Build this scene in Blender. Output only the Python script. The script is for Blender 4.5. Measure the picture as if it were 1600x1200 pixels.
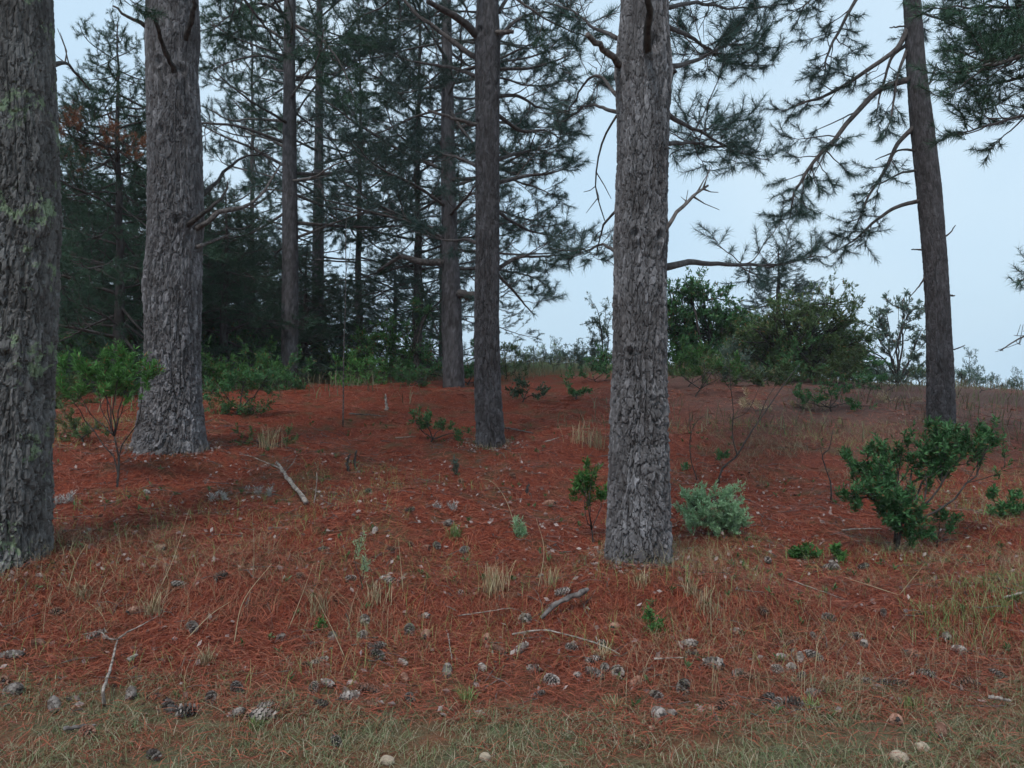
import bpy, math
import numpy as np
from mathutils import Matrix, Vector

# ------------------------------------------------------------------ camera, sky, sun, exposure
scene = bpy.context.scene
for o in list(bpy.data.objects):
    bpy.data.objects.remove(o)
COL = scene.collection
EYE = 1.6
cam_d = bpy.data.cameras.new("camera")
cam_d.sensor_width = 36.0
cam_d.lens = 27.0
cam_d.clip_start = 0.05
cam_d.clip_end = 1500.0
cam = bpy.data.objects.new("camera", cam_d)
cam.location = (0, 0, EYE)
cam.rotation_euler = (math.radians(90), 0, 0)
COL.objects.link(cam)
scene.camera = cam

SUN_EL, SUN_AZ = math.radians(58), math.radians(205)   # azimuth from +Y, clockwise: behind the camera
world = bpy.data.worlds.new("World")
scene.world = world
world.use_nodes = True
wn, wl = world.node_tree.nodes, world.node_tree.links
wn.clear()
sky = wn.new("ShaderNodeTexSky")
sky.sky_type = 'NISHITA'
sky.sun_disc = False
sky.sun_elevation = SUN_EL
sky.sun_rotation = SUN_AZ
sky.air_density = 1.4
sky.dust_density = 4.0
sky.ozone_density = 1.0
bg_sky = wn.new("ShaderNodeBackground")
bg_sky.inputs["Strength"].default_value = 0.08
wl.new(sky.outputs[0], bg_sky.inputs["Color"])
# the even cloud sheet that covers nearly all of that sky
tc = wn.new("ShaderNodeTexCoord")
nz = wn.new("ShaderNodeTexNoise")
nz.inputs["Scale"].default_value = 2.2
nz.inputs["Detail"].default_value = 4
cr = wn.new("ShaderNodeValToRGB")
cr.color_ramp.elements[0].position = 0.3
cr.color_ramp.elements[0].color = (0.50, 0.695, 0.875, 1)
cr.color_ramp.elements[1].position = 0.75
cr.color_ramp.elements[1].color = (0.66, 0.81, 0.925, 1)
wl.new(tc.outputs["Generated"], nz.inputs["Vector"])
wl.new(nz.outputs["Fac"], cr.inputs["Fac"])
bg_cloud = wn.new("ShaderNodeBackground")
bg_cloud.inputs["Strength"].default_value = 0.83
wl.new(cr.outputs["Color"], bg_cloud.inputs["Color"])
mixs = wn.new("ShaderNodeMixShader")
mixs.inputs[0].default_value = 0.88
wl.new(bg_sky.outputs[0], mixs.inputs[1])
wl.new(bg_cloud.outputs[0], mixs.inputs[2])
wo = wn.new("ShaderNodeOutputWorld")
wl.new(mixs.outputs[0], wo.inputs["Surface"])

sun_d = bpy.data.lights.new("sun", 'SUN')
sun_d.energy = 1.5
sun_d.angle = math.radians(12)
sun_d.color = (1.0, 0.98, 0.96)
sun = bpy.data.objects.new("sun", sun_d)
dirv = Vector((math.sin(SUN_AZ) * math.cos(SUN_EL), math.cos(SUN_AZ) * math.cos(SUN_EL), math.sin(SUN_EL)))
sun.rotation_euler = dirv.to_track_quat('Z', 'Y').to_euler()
sun.location = dirv * 60
COL.objects.link(sun)

vs = scene.view_settings
vs.view_transform = 'Standard'
vs.look = 'None'
vs.exposure = 0.5
vs.gamma = 1.0
vs.use_curve_mapping = False
scene.render.engine = 'CYCLES'
cy = scene.cycles
cy.max_bounces = 4
cy.diffuse_bounces = 2
cy.glossy_bounces = 2
cy.transmission_bounces = 3
cy.transparent_max_bounces = 6
cy.volume_bounces = 1
cy.caustics_reflective = False
cy.caustics_refractive = False
cy.use_denoising = True
cy.use_adaptive_sampling = True
cy.adaptive_threshold = 0.04

# ------------------------------------------------------------------ noise, projection, mesh helpers
F_PX = 1200.0


def W(px, py, D):
    """A point D metres ahead that stands at (px, py) of the 1600 x 1200 photograph."""
    return np.array([(px - 800.0) / F_PX * D, D, EYE - (py - 600.0) / F_PX * D])


def hash2(ix, iy, seed):
    h = (ix.astype(np.int64) * 374761393 + iy.astype(np.int64) * 668265263 + seed * 1274126177) & 0xFFFFFFFF
    h = ((h ^ (h >> 13)) * 1274126177) & 0xFFFFFFFF
    h = ((h ^ (h >> 16)) * 2246822519) & 0xFFFFFFFF
    return ((h ^ (h >> 15)) & 0xFFFFFF) / float(0x1000000)


def vnoise(x, y, seed=0):
    x = np.asarray(x, float); y = np.asarray(y, float)
    ix, iy = np.floor(x), np.floor(y)
    fx, fy = x - ix, y - iy
    fx = fx * fx * (3 - 2 * fx); fy = fy * fy * (3 - 2 * fy)
    a = hash2(ix, iy, seed); b = hash2(ix + 1, iy, seed)
    c = hash2(ix, iy + 1, seed); d = hash2(ix + 1, iy + 1, seed)
    return (a * (1 - fx) + b * fx) * (1 - fy) + (c * (1 - fx) + d * fx) * fy


def vnoise3(x, y, z, seed=0):
    iz = np.floor(z)
    f = z - iz
    f = f * f * (3 - 2 * f)
    ix, iy = np.floor(x), np.floor(y)
    fx, fy = x - ix, y - iy
    fx = fx * fx * (3 - 2 * fx); fy = fy * fy * (3 - 2 * fy)
    r = 0.0
    for k, w in ((0, 1 - f), (1, f)):
        kz = (iz + k) * 57.0
        a_ = hash2(ix + kz * 131, iy + kz, seed); b_ = hash2(ix + 1 + kz * 131, iy + kz, seed)
        c_ = hash2(ix + kz * 131, iy + 1 + kz, seed); d_ = hash2(ix + 1 + kz * 131, iy + 1 + kz, seed)
        r = r + w * ((a_ * (1 - fx) + b_ * fx) * (1 - fy) + (c_ * (1 - fx) + d_ * fx) * fy)
    return r


def fbm(x, y, seed=0, octv=4):
    s, a, n = 0.0, 0.5, 0.0
    for k in range(octv):
        s = s + a * vnoise(np.asarray(x) * 2 ** k, np.asarray(y) * 2 ** k, seed + 17 * k)
        n += a
        a *= 0.5
    return s / n


def norm(v):
    v = np.asarray(v, float)
    return v / np.maximum(np.linalg.norm(v, axis=-1, keepdims=True), 1e-9)


class MB:
    """Collects vertices and faces; mesh() makes one mesh of them."""

    def __init__(self):
        self.v, self.f, self.n = [], [], 0
        self.a = []

    def add(self, v, faces, attr=None):
        v = np.asarray(v, np.float32).reshape(-1, 3)
        f = np.asarray(faces, np.int64)
        if len(v) == 0 or len(f) == 0:
            return
        self.f.append(f + self.n)
        self.v.append(v)
        self.a.append(np.zeros(len(v), np.float32) if attr is None else np.asarray(attr, np.float32))
        self.n += len(v)

    def tube(self, pts, rad, sides=6, cap=True):
        p = np.asarray(pts, float)
        n = len(p)
        r = np.broadcast_to(np.asarray(rad, float), (n,))
        t = norm(np.gradient(p, axis=0))
        ref = np.array([0, 0, 1.0]) if abs(t[0][2]) < 0.9 else np.array([1.0, 0, 0])
        u = norm(np.cross(t, ref))
        for i in range(1, n):
            if np.dot(u[i], u[i - 1]) < 0:
                u[i] = -u[i]
        w = np.cross(t, u)
        an = np.arange(sides) * 2 * np.pi / sides
        ring = p[:, None, :] + r[:, None, None] * (np.cos(an)[None, :, None] * u[:, None, :] + np.sin(an)[None, :, None] * w[:, None, :])
        i = np.arange(n - 1)[:, None] * sides
        j = np.arange(sides)[None, :]
        k = (j + 1) % sides
        q = np.stack([i + j, i + k, i + sides + k, i + sides + j], -1).reshape(-1, 4)
        self.add(ring.reshape(-1, 3), q)
        if cap:
            base = self.n - n * sides
            for off in (0, (n - 1) * sides):
                idx = base + off + np.arange(sides)
                if off == 0:
                    idx = idx[::-1]
                self.f.append(np.array([idx]))

    def mesh(self, name, mat=None, smooth=True, attr=None):
        me = bpy.data.meshes.new(name)
        v = np.concatenate(self.v) if self.v else np.zeros((0, 3), np.float32)
        me.vertices.add(len(v))
        me.vertices.foreach_set("co", v.ravel())
        loops = np.concatenate([f.ravel() for f in self.f])
        sizes = np.concatenate([np.full(len(f), f.shape[1]) for f in self.f])
        starts = np.concatenate([[0], np.cumsum(sizes)[:-1]])
        me.loops.add(len(loops))
        me.loops.foreach_set("vertex_index", loops.astype(np.int32))
        me.polygons.add(len(sizes))
        me.polygons.foreach_set("loop_start", starts.astype(np.int32))
        me.polygons.foreach_set("loop_total", sizes.astype(np.int32))
        me.polygons.foreach_set("use_smooth", np.full(len(sizes), bool(smooth)))
        if attr:
            at = me.attributes.new(attr, 'FLOAT', 'POINT')
            at.data.foreach_set("value", np.concatenate(self.a))
        me.update(calc_edges=True)
        me.validate()
        if mat:
            me.materials.append(mat)
        return me


def link(name, me, parent=None, loc=None):
    o = bpy.data.objects.new(name, me)
    COL.objects.link(o)
    if parent is not None:
        o.parent = parent
    if loc is not None:
        o.location = loc
    return o


def tag(o, label, cat, group=None, kind=None):
    o["label"] = label
    o["category"] = cat
    if group:
        o["group"] = group
    if kind:
        o["kind"] = kind
    return o


def thing(name, label, cat, loc, group=None):
    o = bpy.data.objects.new(name, None)
    o.empty_display_size = 0.2
    COL.objects.link(o)
    o.location = tuple(float(c) for c in loc)
    return tag(o, label, cat, group)


# ------------------------------------------------------------------ materials
def new_mat(name):
    m = bpy.data.materials.new(name)
    m.use_nodes = True
    nt = m.node_tree
    nt.nodes.clear()
    out = nt.nodes.new("ShaderNodeOutputMaterial")
    b = nt.nodes.new("ShaderNodeBsdfPrincipled")
    nt.links.new(b.outputs[0], out.inputs["Surface"])
    b.inputs["Roughness"].default_value = 0.85
    b.inputs["Specular IOR Level"].default_value = 0.15
    return m, nt, b, out


def ramp(nt, stops, fac):
    r = nt.nodes.new("ShaderNodeValToRGB")
    e = r.color_ramp.elements
    while len(e) < len(stops):
        e.new(0.5)
    for k, (p, c) in enumerate(stops):
        e[k].position = p
        e[k].color = (*c, 1)
    nt.links.new(fac, r.inputs["Fac"])
    return r.outputs["Color"]


def noise(nt, scale, detail=4, vec=None, rough=0.55, dist=0.0):
    n = nt.nodes.new("ShaderNodeTexNoise")
    n.inputs["Scale"].default_value = scale
    n.inputs["Detail"].default_value = detail
    n.inputs["Roughness"].default_value = rough
    n.inputs["Distortion"].default_value = dist
    if vec is not None:
        nt.links.new(vec, n.inputs["Vector"])
    return n.outputs["Fac"]


def geo_pos(nt):
    return nt.nodes.new("ShaderNodeNewGeometry").outputs["Position"]


def stretch(nt, vec, s):
    m = nt.nodes.new("ShaderNodeMapping")
    m.inputs["Scale"].default_value = s
    nt.links.new(vec, m.inputs["Vector"])
    return m.outputs[0]


def mixc(nt, fac, a, b, mode='MIX'):
    m = nt.nodes.new("ShaderNodeMix")
    m.data_type = 'RGBA'
    m.blend_type = mode
    for sock, val in ((m.inputs[0], fac), (m.inputs[6], a), (m.inputs[7], b)):
        if hasattr(val, "is_linked"):
            nt.links.new(val, sock)
        elif isinstance(val, (int, float)):
            sock.default_value = val
        else:
            sock.default_value = (*val, 1)
    return m.outputs[2]


def bump(nt, b, height, strength, dist):
    bp = nt.nodes.new("ShaderNodeBump")
    bp.inputs["Strength"].default_value = strength
    bp.inputs["Distance"].default_value = dist
    nt.links.new(height, bp.inputs["Height"])
    nt.links.new(bp.outputs[0], b.inputs["Normal"])


def leaf_mat(name, cols, trans=0.25, rough=0.6, spec=0.25, dead=None):
    """Leaf faces: colour varies leaf by leaf and plant by plant; a little light passes through."""
    m, nt, b, out = new_mat(name)
    g = nt.nodes.new("ShaderNodeNewGeometry")
    oi = nt.nodes.new("ShaderNodeObjectInfo")
    top = 0.93 if dead else 1.0
    stops = [(top * k / max(1, len(cols) - 1), c) for k, c in enumerate(cols)] + ([(0.95, dead), (1.0, dead)] if dead else [])
    c1 = ramp(nt, stops, g.outputs["Random Per Island"])
    hv = nt.nodes.new("ShaderNodeHueSaturation")
    mr = nt.nodes.new("ShaderNodeMapRange")
    mr.inputs["To Min"].default_value = 0.75
    mr.inputs["To Max"].default_value = 1.25
    nt.links.new(oi.outputs["Random"], mr.inputs["Value"])
    nt.links.new(mr.outputs[0], hv.inputs["Value"])
    nt.links.new(c1, hv.inputs["Color"])
    nt.links.new(hv.outputs[0], b.inputs["Base Color"])
    b.inputs["Roughness"].default_value = rough
    b.inputs["Specular IOR Level"].default_value = spec
    if trans > 0:
        tr = nt.nodes.new("ShaderNodeBsdfTranslucent")
        nt.links.new(hv.outputs[0], tr.inputs["Color"])
        ms = nt.nodes.new("ShaderNodeMixShader")
        ms.inputs[0].default_value = trans
        nt.links.new(b.outputs[0], ms.inputs[1])
        nt.links.new(tr.outputs[0], ms.inputs[2])
        nt.links.new(ms.outputs[0], out.inputs["Surface"])
    return m


def bark_mat(name, lo, mid, hi, lichen=0.0, scale=1.0):
    m, nt, b, out = new_mat(name)
    at = nt.nodes.new("ShaderNodeAttribute")
    at.attribute_name = "plate"
    pos = geo_pos(nt)
    n1 = noise(nt, 3.0 * scale, 5, pos)
    n2 = noise(nt, 45 * scale, 5, stretch(nt, pos, (1, 1, 0.22)), 0.65)
    c = ramp(nt, [(0.0, lo), (0.5, mid), (1.0, hi)], at.outputs["Fac"])
    c = mixc(nt, 0.75, c, ramp(nt, [(0.25, (0.42, 0.40, 0.40)), (0.8, (1.35, 1.33, 1.33))], n2), 'MULTIPLY')
    c = mixc(nt, 0.55, c, ramp(nt, [(0.32, (0.55, 0.51, 0.50)), (0.68, (1.35, 1.37, 1.40))], n1), 'MULTIPLY')
    if lichen > 0:
        n3 = noise(nt, 3.4, 8, pos, 0.78, 0.3)
        msk = ramp(nt, [(0.59 - 0.10 * lichen, (0, 0, 0)), (0.61 - 0.10 * lichen, (1, 1, 1))], n3)
        c = mixc(nt, msk, c, mixc(nt, n2, (0.11, 0.15, 0.09), (0.26, 0.31, 0.20)))
    nt.links.new(c, b.inputs["Base Color"])
    b.inputs["Roughness"].default_value = 0.9
    b.inputs["Specular IOR Level"].default_value = 0.12
    n4 = noise(nt, 110 * scale, 5, stretch(nt, pos, (1, 1, 0.3)), 0.7)
    bump(nt, b, n4, 0.55, 0.012)
    return m


def wood_mat(name, a, c, sc=20.0):
    m, nt, b, out = new_mat(name)
    pos = geo_pos(nt)
    n = noise(nt, sc, 5, pos, 0.6)
    nt.links.new(ramp(nt, [(0.38, a), (0.62, c)], n), b.inputs["Base Color"])
    bump(nt, b, noise(nt, sc * 5, 4, pos), 0.5, 0.004)
    return m


M = {}
M["bark_near"] = bark_mat("bark_grey_furrowed", (0.080, 0.074, 0.073), (0.150, 0.143, 0.145), (0.275, 0.268, 0.275))
M["bark_lichen"] = bark_mat("bark_with_lichen", (0.075, 0.070, 0.066), (0.135, 0.129, 0.122), (0.22, 0.214, 0.205), lichen=0.24)
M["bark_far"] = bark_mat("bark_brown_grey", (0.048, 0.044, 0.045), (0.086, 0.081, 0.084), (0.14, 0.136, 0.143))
M["twig"] = wood_mat("live_branch_bark", (0.05, 0.042, 0.04), (0.11, 0.095, 0.09))
M["dead"] = wood_mat("dead_branch_wood", (0.06, 0.05, 0.046), (0.18, 0.155, 0.145), 28)
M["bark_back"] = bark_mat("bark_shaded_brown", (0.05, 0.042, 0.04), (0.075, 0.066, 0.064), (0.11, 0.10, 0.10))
M["pale"] = wood_mat("bleached_stick_wood", (0.11, 0.088, 0.076), (0.38, 0.325, 0.285), 26)
M["darkwood"] = wood_mat("dark_stem_wood", (0.03, 0.026, 0.024), (0.075, 0.065, 0.06))
M["needle"] = leaf_mat("pine_needles", [(0.020, 0.048, 0.040), (0.035, 0.075, 0.062), (0.060, 0.110, 0.085)], 0.0)
M["needle_dark"] = leaf_mat("dark_pine_needles", [(0.019, 0.050, 0.030), (0.034, 0.084, 0.047), (0.060, 0.125, 0.068)], 0.0)
M["needle_dead"] = leaf_mat("dead_brown_needles", [(0.13, 0.05, 0.022), (0.24, 0.085, 0.036), (0.17, 0.085, 0.042)], 0.0)
M["leaf_green"] = leaf_mat("fresh_green_leaves", [(0.04, 0.115, 0.028), (0.07, 0.19, 0.045), (0.115, 0.26, 0.07)], 0.3, dead=(0.20, 0.12, 0.05))
M["leaf_dark"] = leaf_mat("dark_green_leaves", [(0.028, 0.085, 0.03), (0.052, 0.150, 0.050), (0.10, 0.23, 0.085)], 0.25, dead=(0.20, 0.12, 0.05))
M["leaf_olive"] = leaf_mat("olive_green_leaves", [(0.045, 0.085, 0.028), (0.08, 0.13, 0.045), (0.12, 0.17, 0.07)], 0.25, dead=(0.20, 0.12, 0.05))
M["leaf_grey"] = leaf_mat("grey_green_leaves", [(0.06, 0.10, 0.075), (0.10, 0.15, 0.115), (0.15, 0.205, 0.16)], 0.25, dead=(0.20, 0.12, 0.05))
M["leaf_sage"] = leaf_mat("sage_green_leaves", [(0.27, 0.46, 0.23), (0.39, 0.61, 0.35), (0.50, 0.70, 0.46)], 0.4)
M["leaf_silver"] = leaf_mat("silver_dry_leaves", [(0.28, 0.28, 0.26), (0.42, 0.42, 0.40), (0.55, 0.55, 0.52)], 0.15)
M["straw"] = leaf_mat("dry_straw_grass", [(0.22, 0.12, 0.065), (0.32, 0.23, 0.13), (0.44, 0.36, 0.23), (0.20, 0.21, 0.09)], 0.0)
M["grass_green"] = leaf_mat("green_grass", [(0.08, 0.14, 0.035), (0.13, 0.22, 0.06), (0.20, 0.26, 0.09), (0.34, 0.29, 0.15)], 0.0)
M["grass_mown"] = leaf_mat("mown_grass_blades", [(0.08, 0.135, 0.045), (0.15, 0.18, 0.08), (0.34, 0.30, 0.19), (0.10, 0.15, 0.055), (0.24, 0.11, 0.06), (0.42, 0.37, 0.26)], 0.0)
M["litter"] = leaf_mat("fallen_red_needles", [(0.085, 0.022, 0.015), (0.29, 0.066, 0.036), (0.45, 0.130, 0.068), (0.19, 0.040, 0.026), (0.36, 0.15, 0.085)], 0.0)

# ------------------------------------------------------------------ ground
_ctl = [(40, 882, 5.5), (997, 890, 6.0), (265, 706, 8.7), (766, 697, 10.5), (703, 606, 17), (452, 604, 17), (495, 590, 24),
        (1469, 668, 12.5), (1115, 842, 7.2), (1390, 860, 6.9), (1300, 745, 9.5), (600, 602, 15.5), (600, 690, 10.5),
        (550, 800, 7.2), (550, 885, 5.9), (880, 700, 10.2), (880, 645, 13.2), (880, 592, 19), (1150, 590, 17), (1150, 655, 12.5),
        (1100, 752, 9), (1280, 600, 18), (1400, 602, 20), (1600, 611, 19), (1600, 705, 11.5), (1550, 805, 8), (1550, 905, 5.9),
        (1290, 905, 5.9), (250, 805, 6.9), (150, 655, 11), (150, 612, 16), (300, 603, 18), (820, 568, 30), (960, 572, 30), (300, 592, 35),
        (800, 930, 5.5), (1100, 930, 5.5), (800, 1010, 4.75), (1150, 1010, 4.75), (400, 985, 4.8), (100, 970, 4.8), (1450, 990, 4.85)]
_c3 = [W(*c) for c in _ctl]
_c3 += [np.array(p, float) for p in (
    (-15, -12, 0), (0, -12, 0), (15, -12, 0), (-6, 2, 0), (0, 2, 0), (6, 2, 0), (-5, 3.6, 0.02), (-2, 3.6, 0), (0, 3.6, 0), (2, 3.6, 0), (5, 3.6, 0),
    (-20, 6, .5), (20, 6, .1), (-30, 18, 1.6), (30, 17, .9), (14, 40, -.6), (24, 34, -1.2), (40, 60, -2.5), (10, 60, 0.2), (0, 75, 1.6),
    (-40, 70, 1.6), (-90, 60, 1), (90, 50, -3), (-80, 150, 0), (0, 150, 0), (80, 150, -3), (-90, 0, 0), (90, 0, -.5), (-60, -40, 0), (60, -40, 0), (0, -40, 0),
    (0, 260, 0), (-150, 260, 0), (150, 260, -2), (170, 100, -3), (-170, 100, 0))]
_c3 = np.array(_c3)


def _tps(r2):
    return np.where(r2 > 1e-12, r2 * np.log(np.maximum(r2, 1e-12)), 0.0)


_n = len(_c3)
_S = 0.1
_A = np.zeros((_n + 3, _n + 3))
_d2 = ((_c3[:, None, :2] - _c3[None, :, :2]) ** 2).sum(-1) * _S * _S
_A[:_n, :_n] = _tps(_d2) + np.eye(_n) * 0.004
_A[:_n, _n] = 1
_A[:_n, _n + 1:] = _c3[:, :2] * _S
_A[_n:, :_n] = _A[:_n, _n:].T
_wt = np.linalg.solve(_A, np.concatenate([_c3[:, 2], np.zeros(3)]))


# trunk feet: x, distance, radius, height of the litter heaped against them
FEET = [(-3.6, 5.5, .36, .03), (1.0, 6.0, .24, .055), (-3.88, 8.7, .38, .02), (-.3, 10.5, .19, .03), (6.96, 12.5, .2, .03)]


def ground(x, y):
    """Height of the forest floor, broad form plus small hummocks."""
    x = np.asarray(x, float); y = np.asarray(y, float)
    sh = np.broadcast(x, y).shape
    xf = np.broadcast_to(x, sh).ravel(); yf = np.broadcast_to(y, sh).ravel()
    z = np.empty(xf.shape)
    for k in range(0, len(xf), 20000):
        a, b_ = xf[k:k + 20000], yf[k:k + 20000]
        d = ((a[:, None] - _c3[None, :, 0]) ** 2 + (b_[:, None] - _c3[None, :, 1]) ** 2) * _S * _S
        z[k:k + 20000] = _tps(d) @ _wt[:_n] + _wt[_n] + _wt[_n + 1] * a * _S + _wt[_n + 2] * b_ * _S
    hum = (fbm(xf * 0.9, yf * 0.9, 5, 3) - 0.5) * 0.20 + (fbm(xf * 2.6, yf * 2.6, 9, 3) - 0.5) * 0.13 + (fbm(xf * 9, yf * 9, 19, 2) - 0.5) * 0.04
    lip = 5.25 + (fbm(xf * 0.8, xf * 0.0 + 3.3, 41, 3) - 0.5) * 0.9
    z = z + np.clip((xf + 3.0) / 1.2, 0, 1) * (0.05 + 0.11 * fbm(xf * 1.7, yf * 1.2, 42, 3)) * np.where(yf < lip, np.exp(-((yf - lip) / 0.20) ** 2), np.exp(-((yf - lip) / 0.55) ** 2))
    for fx_, fy_, fr_, fh_ in FEET:
        q_ = np.sqrt((xf - fx_) ** 2 + (yf - fy_) ** 2) - fr_
        z = z + fh_ * np.exp(-np.clip(q_, 0, None) ** 2 / 0.09)
    amp = np.clip((yf - 3.2) / 2.5, 0.25, 1.0) * np.clip(1.3 - yf / 60, 0.5, 1)
    return (z + hum * amp).reshape(sh)


def hit(px, py, far=60.0):
    """Where the view ray through a photo pixel meets the forest floor."""
    D = np.concatenate([np.linspace(2.4, 14, 900), np.linspace(14.02, far, 900)])
    x = (px - 800.0) / F_PX * D
    z = EYE - (py - 600.0) / F_PX * D
    below = z < ground(x, D)
    k = int(np.argmax(below)) if below.any() else len(D) - 1
    return np.array([x[k], D[k], float(ground(x[k], D[k]))])


def on_ground(px, D):
    x = (px - 800.0) / F_PX * D
    return np.array([x, D, float(ground(x, D))])


_u = np.linspace(-1, 1, 230)
_gx = 3.2 * np.sinh(_u * 4.65) / np.sinh(1) * 0.75
_gx = _gx / _gx[-1] * 160
_v = np.linspace(0, 1, 250)
_gy = 2.6 + 5.0 * np.sinh((_v - 0.30) * 6.85) / np.sinh(1)
_gy = np.where(_gy > 2.6, 2.6 + (_gy - 2.6) / (_gy[-1] - 2.6) * 247.0, 2.6 + (_gy - 2.6) / (2.6 - _gy[0]) * 35.0)
_X, _Y = np.meshgrid(_gx, _gy)
_Z = ground(_X, _Y)
_mb = MB()
_nx, _ny = len(_gx), len(_gy)
_i = np.arange(_ny - 1)[:, None] * _nx
_j = np.arange(_nx - 1)[None, :]
_mb.add(np.stack([_X, _Y, _Z], -1), np.stack([_i + _j, _i + _j + 1, _i + _nx + _j + 1, _i + _nx + _j], -1).reshape(-1, 4))

m, nt, b, out = new_mat("forest_floor")
pos = geo_pos(nt)
fine = noise(nt, 60, 4, pos, 0.7)
strand = noise(nt, 38, 4, stretch(nt, pos, (1.0, 0.35, 1)), 0.7, 1.2)
mid = noise(nt, 2.2, 5, pos, 0.6)
broad = noise(nt, 0.55, 4, pos, 0.55)
c = ramp(nt, [(0.28, (0.052, 0.016, 0.012)), (0.5, (0.175, 0.042, 0.025)), (0.74, (0.36, 0.098, 0.052))], strand)
c = mixc(nt, 0.6, c, ramp(nt, [(0.3, (0.55, 0.5, 0.5)), (0.65, (1.2, 1.2, 1.2))], fine), 'MULTIPLY')
c = mixc(nt, ramp(nt, [(0.50, (0, 0, 0)), (0.66, (0.85, 0.85, 0.85))], mid), c, mixc(nt, fine, (0.045, 0.032, 0.02), (0.16, 0.11, 0.06)))
# dull heathy brown on the right-hand rise and beyond the crest
sep = nt.nodes.new("ShaderNodeSeparateXYZ")
nt.links.new(pos, sep.inputs[0])


def remap(v, a, b2, c0=0.0, c1=1.0):
    r = nt.nodes.new("ShaderNodeMapRange")
    r.inputs[1].default_value, r.inputs[2].default_value = a, b2
    r.inputs[3].default_value, r.inputs[4].default_value = c0, c1
    nt.links.new(v, r.inputs[0])
    return r.outputs[0]


def mul(a, b2, op='MULTIPLY'):
    r = nt.nodes.new("ShaderNodeMath")
    r.operation = op
    for s, v in ((r.inputs[0], a), (r.inputs[1], b2)):
        if hasattr(v, "is_linked"):
            nt.links.new(v, s)
        else:
            s.default_value = v
    return r.outputs[0]


farm = mul(remap(sep.outputs[1], 9.5, 13.5), remap(sep.outputs[0], 1.2, 4.0))
farm = mul(farm, remap(broad, 0.3, 0.5, 0.55, 0.95))
c = mixc(nt, farm, c, mixc(nt, strand, (0.035, 0.023, 0.020), (0.20, 0.125, 0.105)))
farg = mul(remap(sep.outputs[1], 19, 24), remap(mid, 0.2, 0.5, 0.7, 1.0))
c = mixc(nt, farg, c, mixc(nt, strand, (0.05, 0.07, 0.025), (0.16, 0.19, 0.09)))
# mown grass verge in front: sandy soil between the blades
edge = mul(sep.outputs[1], mul(broad, 1.6), 'ADD')
c = mixc(nt, remap(edge, 5.15, 4.55), c, mixc(nt, ramp(nt, [(0.42, (0, 0, 0)), (0.58, (1, 1, 1))], mid), mixc(nt, fine, (0.075, 0.045, 0.028), (0.26, 0.12, 0.07)), mixc(nt, fine, (0.06, 0.058, 0.028), (0.20, 0.175, 0.105))))
nt.links.new(c, b.inputs["Base Color"])
b.inputs["Roughness"].default_value = 1.0
b.inputs["Specular IOR Level"].default_value = 0.05
bump(nt, b, fine, 0.8, 0.03)
gr = link("ground", _mb.mesh("ground", m))
gr["kind"] = "structure"
gr["label"] = "forest floor of red fallen pine needles rising to a low crest"

# ------------------------------------------------------------------ trunks with furrowed, plated bark
def smooth(a, b_, x):
    t = np.clip((x - a) / (b_ - a), 0, 1)
    return t * t * (3 - 2 * t)


def worley(s, t, ncol, cw, ch, seed):
    """Jittered cells on a cylinder (s wraps at ncol). Returns F1, F2, the id value of the nearest cell and a height that tilts across it."""
    i0, j0 = np.floor(s), np.floor(t)
    f1 = np.full(s.shape, 1e9); f2 = np.full(s.shape, 1e9); idv = np.zeros(s.shape); tilt = np.zeros(s.shape)
    for di in (-1, 0, 1):
        for dj in (-1, 0, 1):
            ci, cj = i0 + di, j0 + dj
            wi = np.mod(ci, ncol)
            fx = ci + 0.12 + 0.76 * hash2(wi, cj, seed)
            fy = cj + 0.08 + 0.84 * hash2(wi, cj, seed + 91)
            d = np.sqrt(((s - fx) * cw) ** 2 + ((t - fy) * cw * 1.15) ** 2)
            tl = (s - fx) * (hash2(wi, cj, seed + 13) - 0.5) * 2.2 - (t - fy) * (hash2(wi, cj, seed + 29) + 0.25)
            near = d < f1
            f2 = np.where(near, f1, np.minimum(f2, d))
            idv = np.where(near, hash2(wi, cj, seed + 7), idv)
            tilt = np.where(near, tl, tilt)
            f1 = np.where(near, d, f1)
    return f1, f2, idv, tilt


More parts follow.
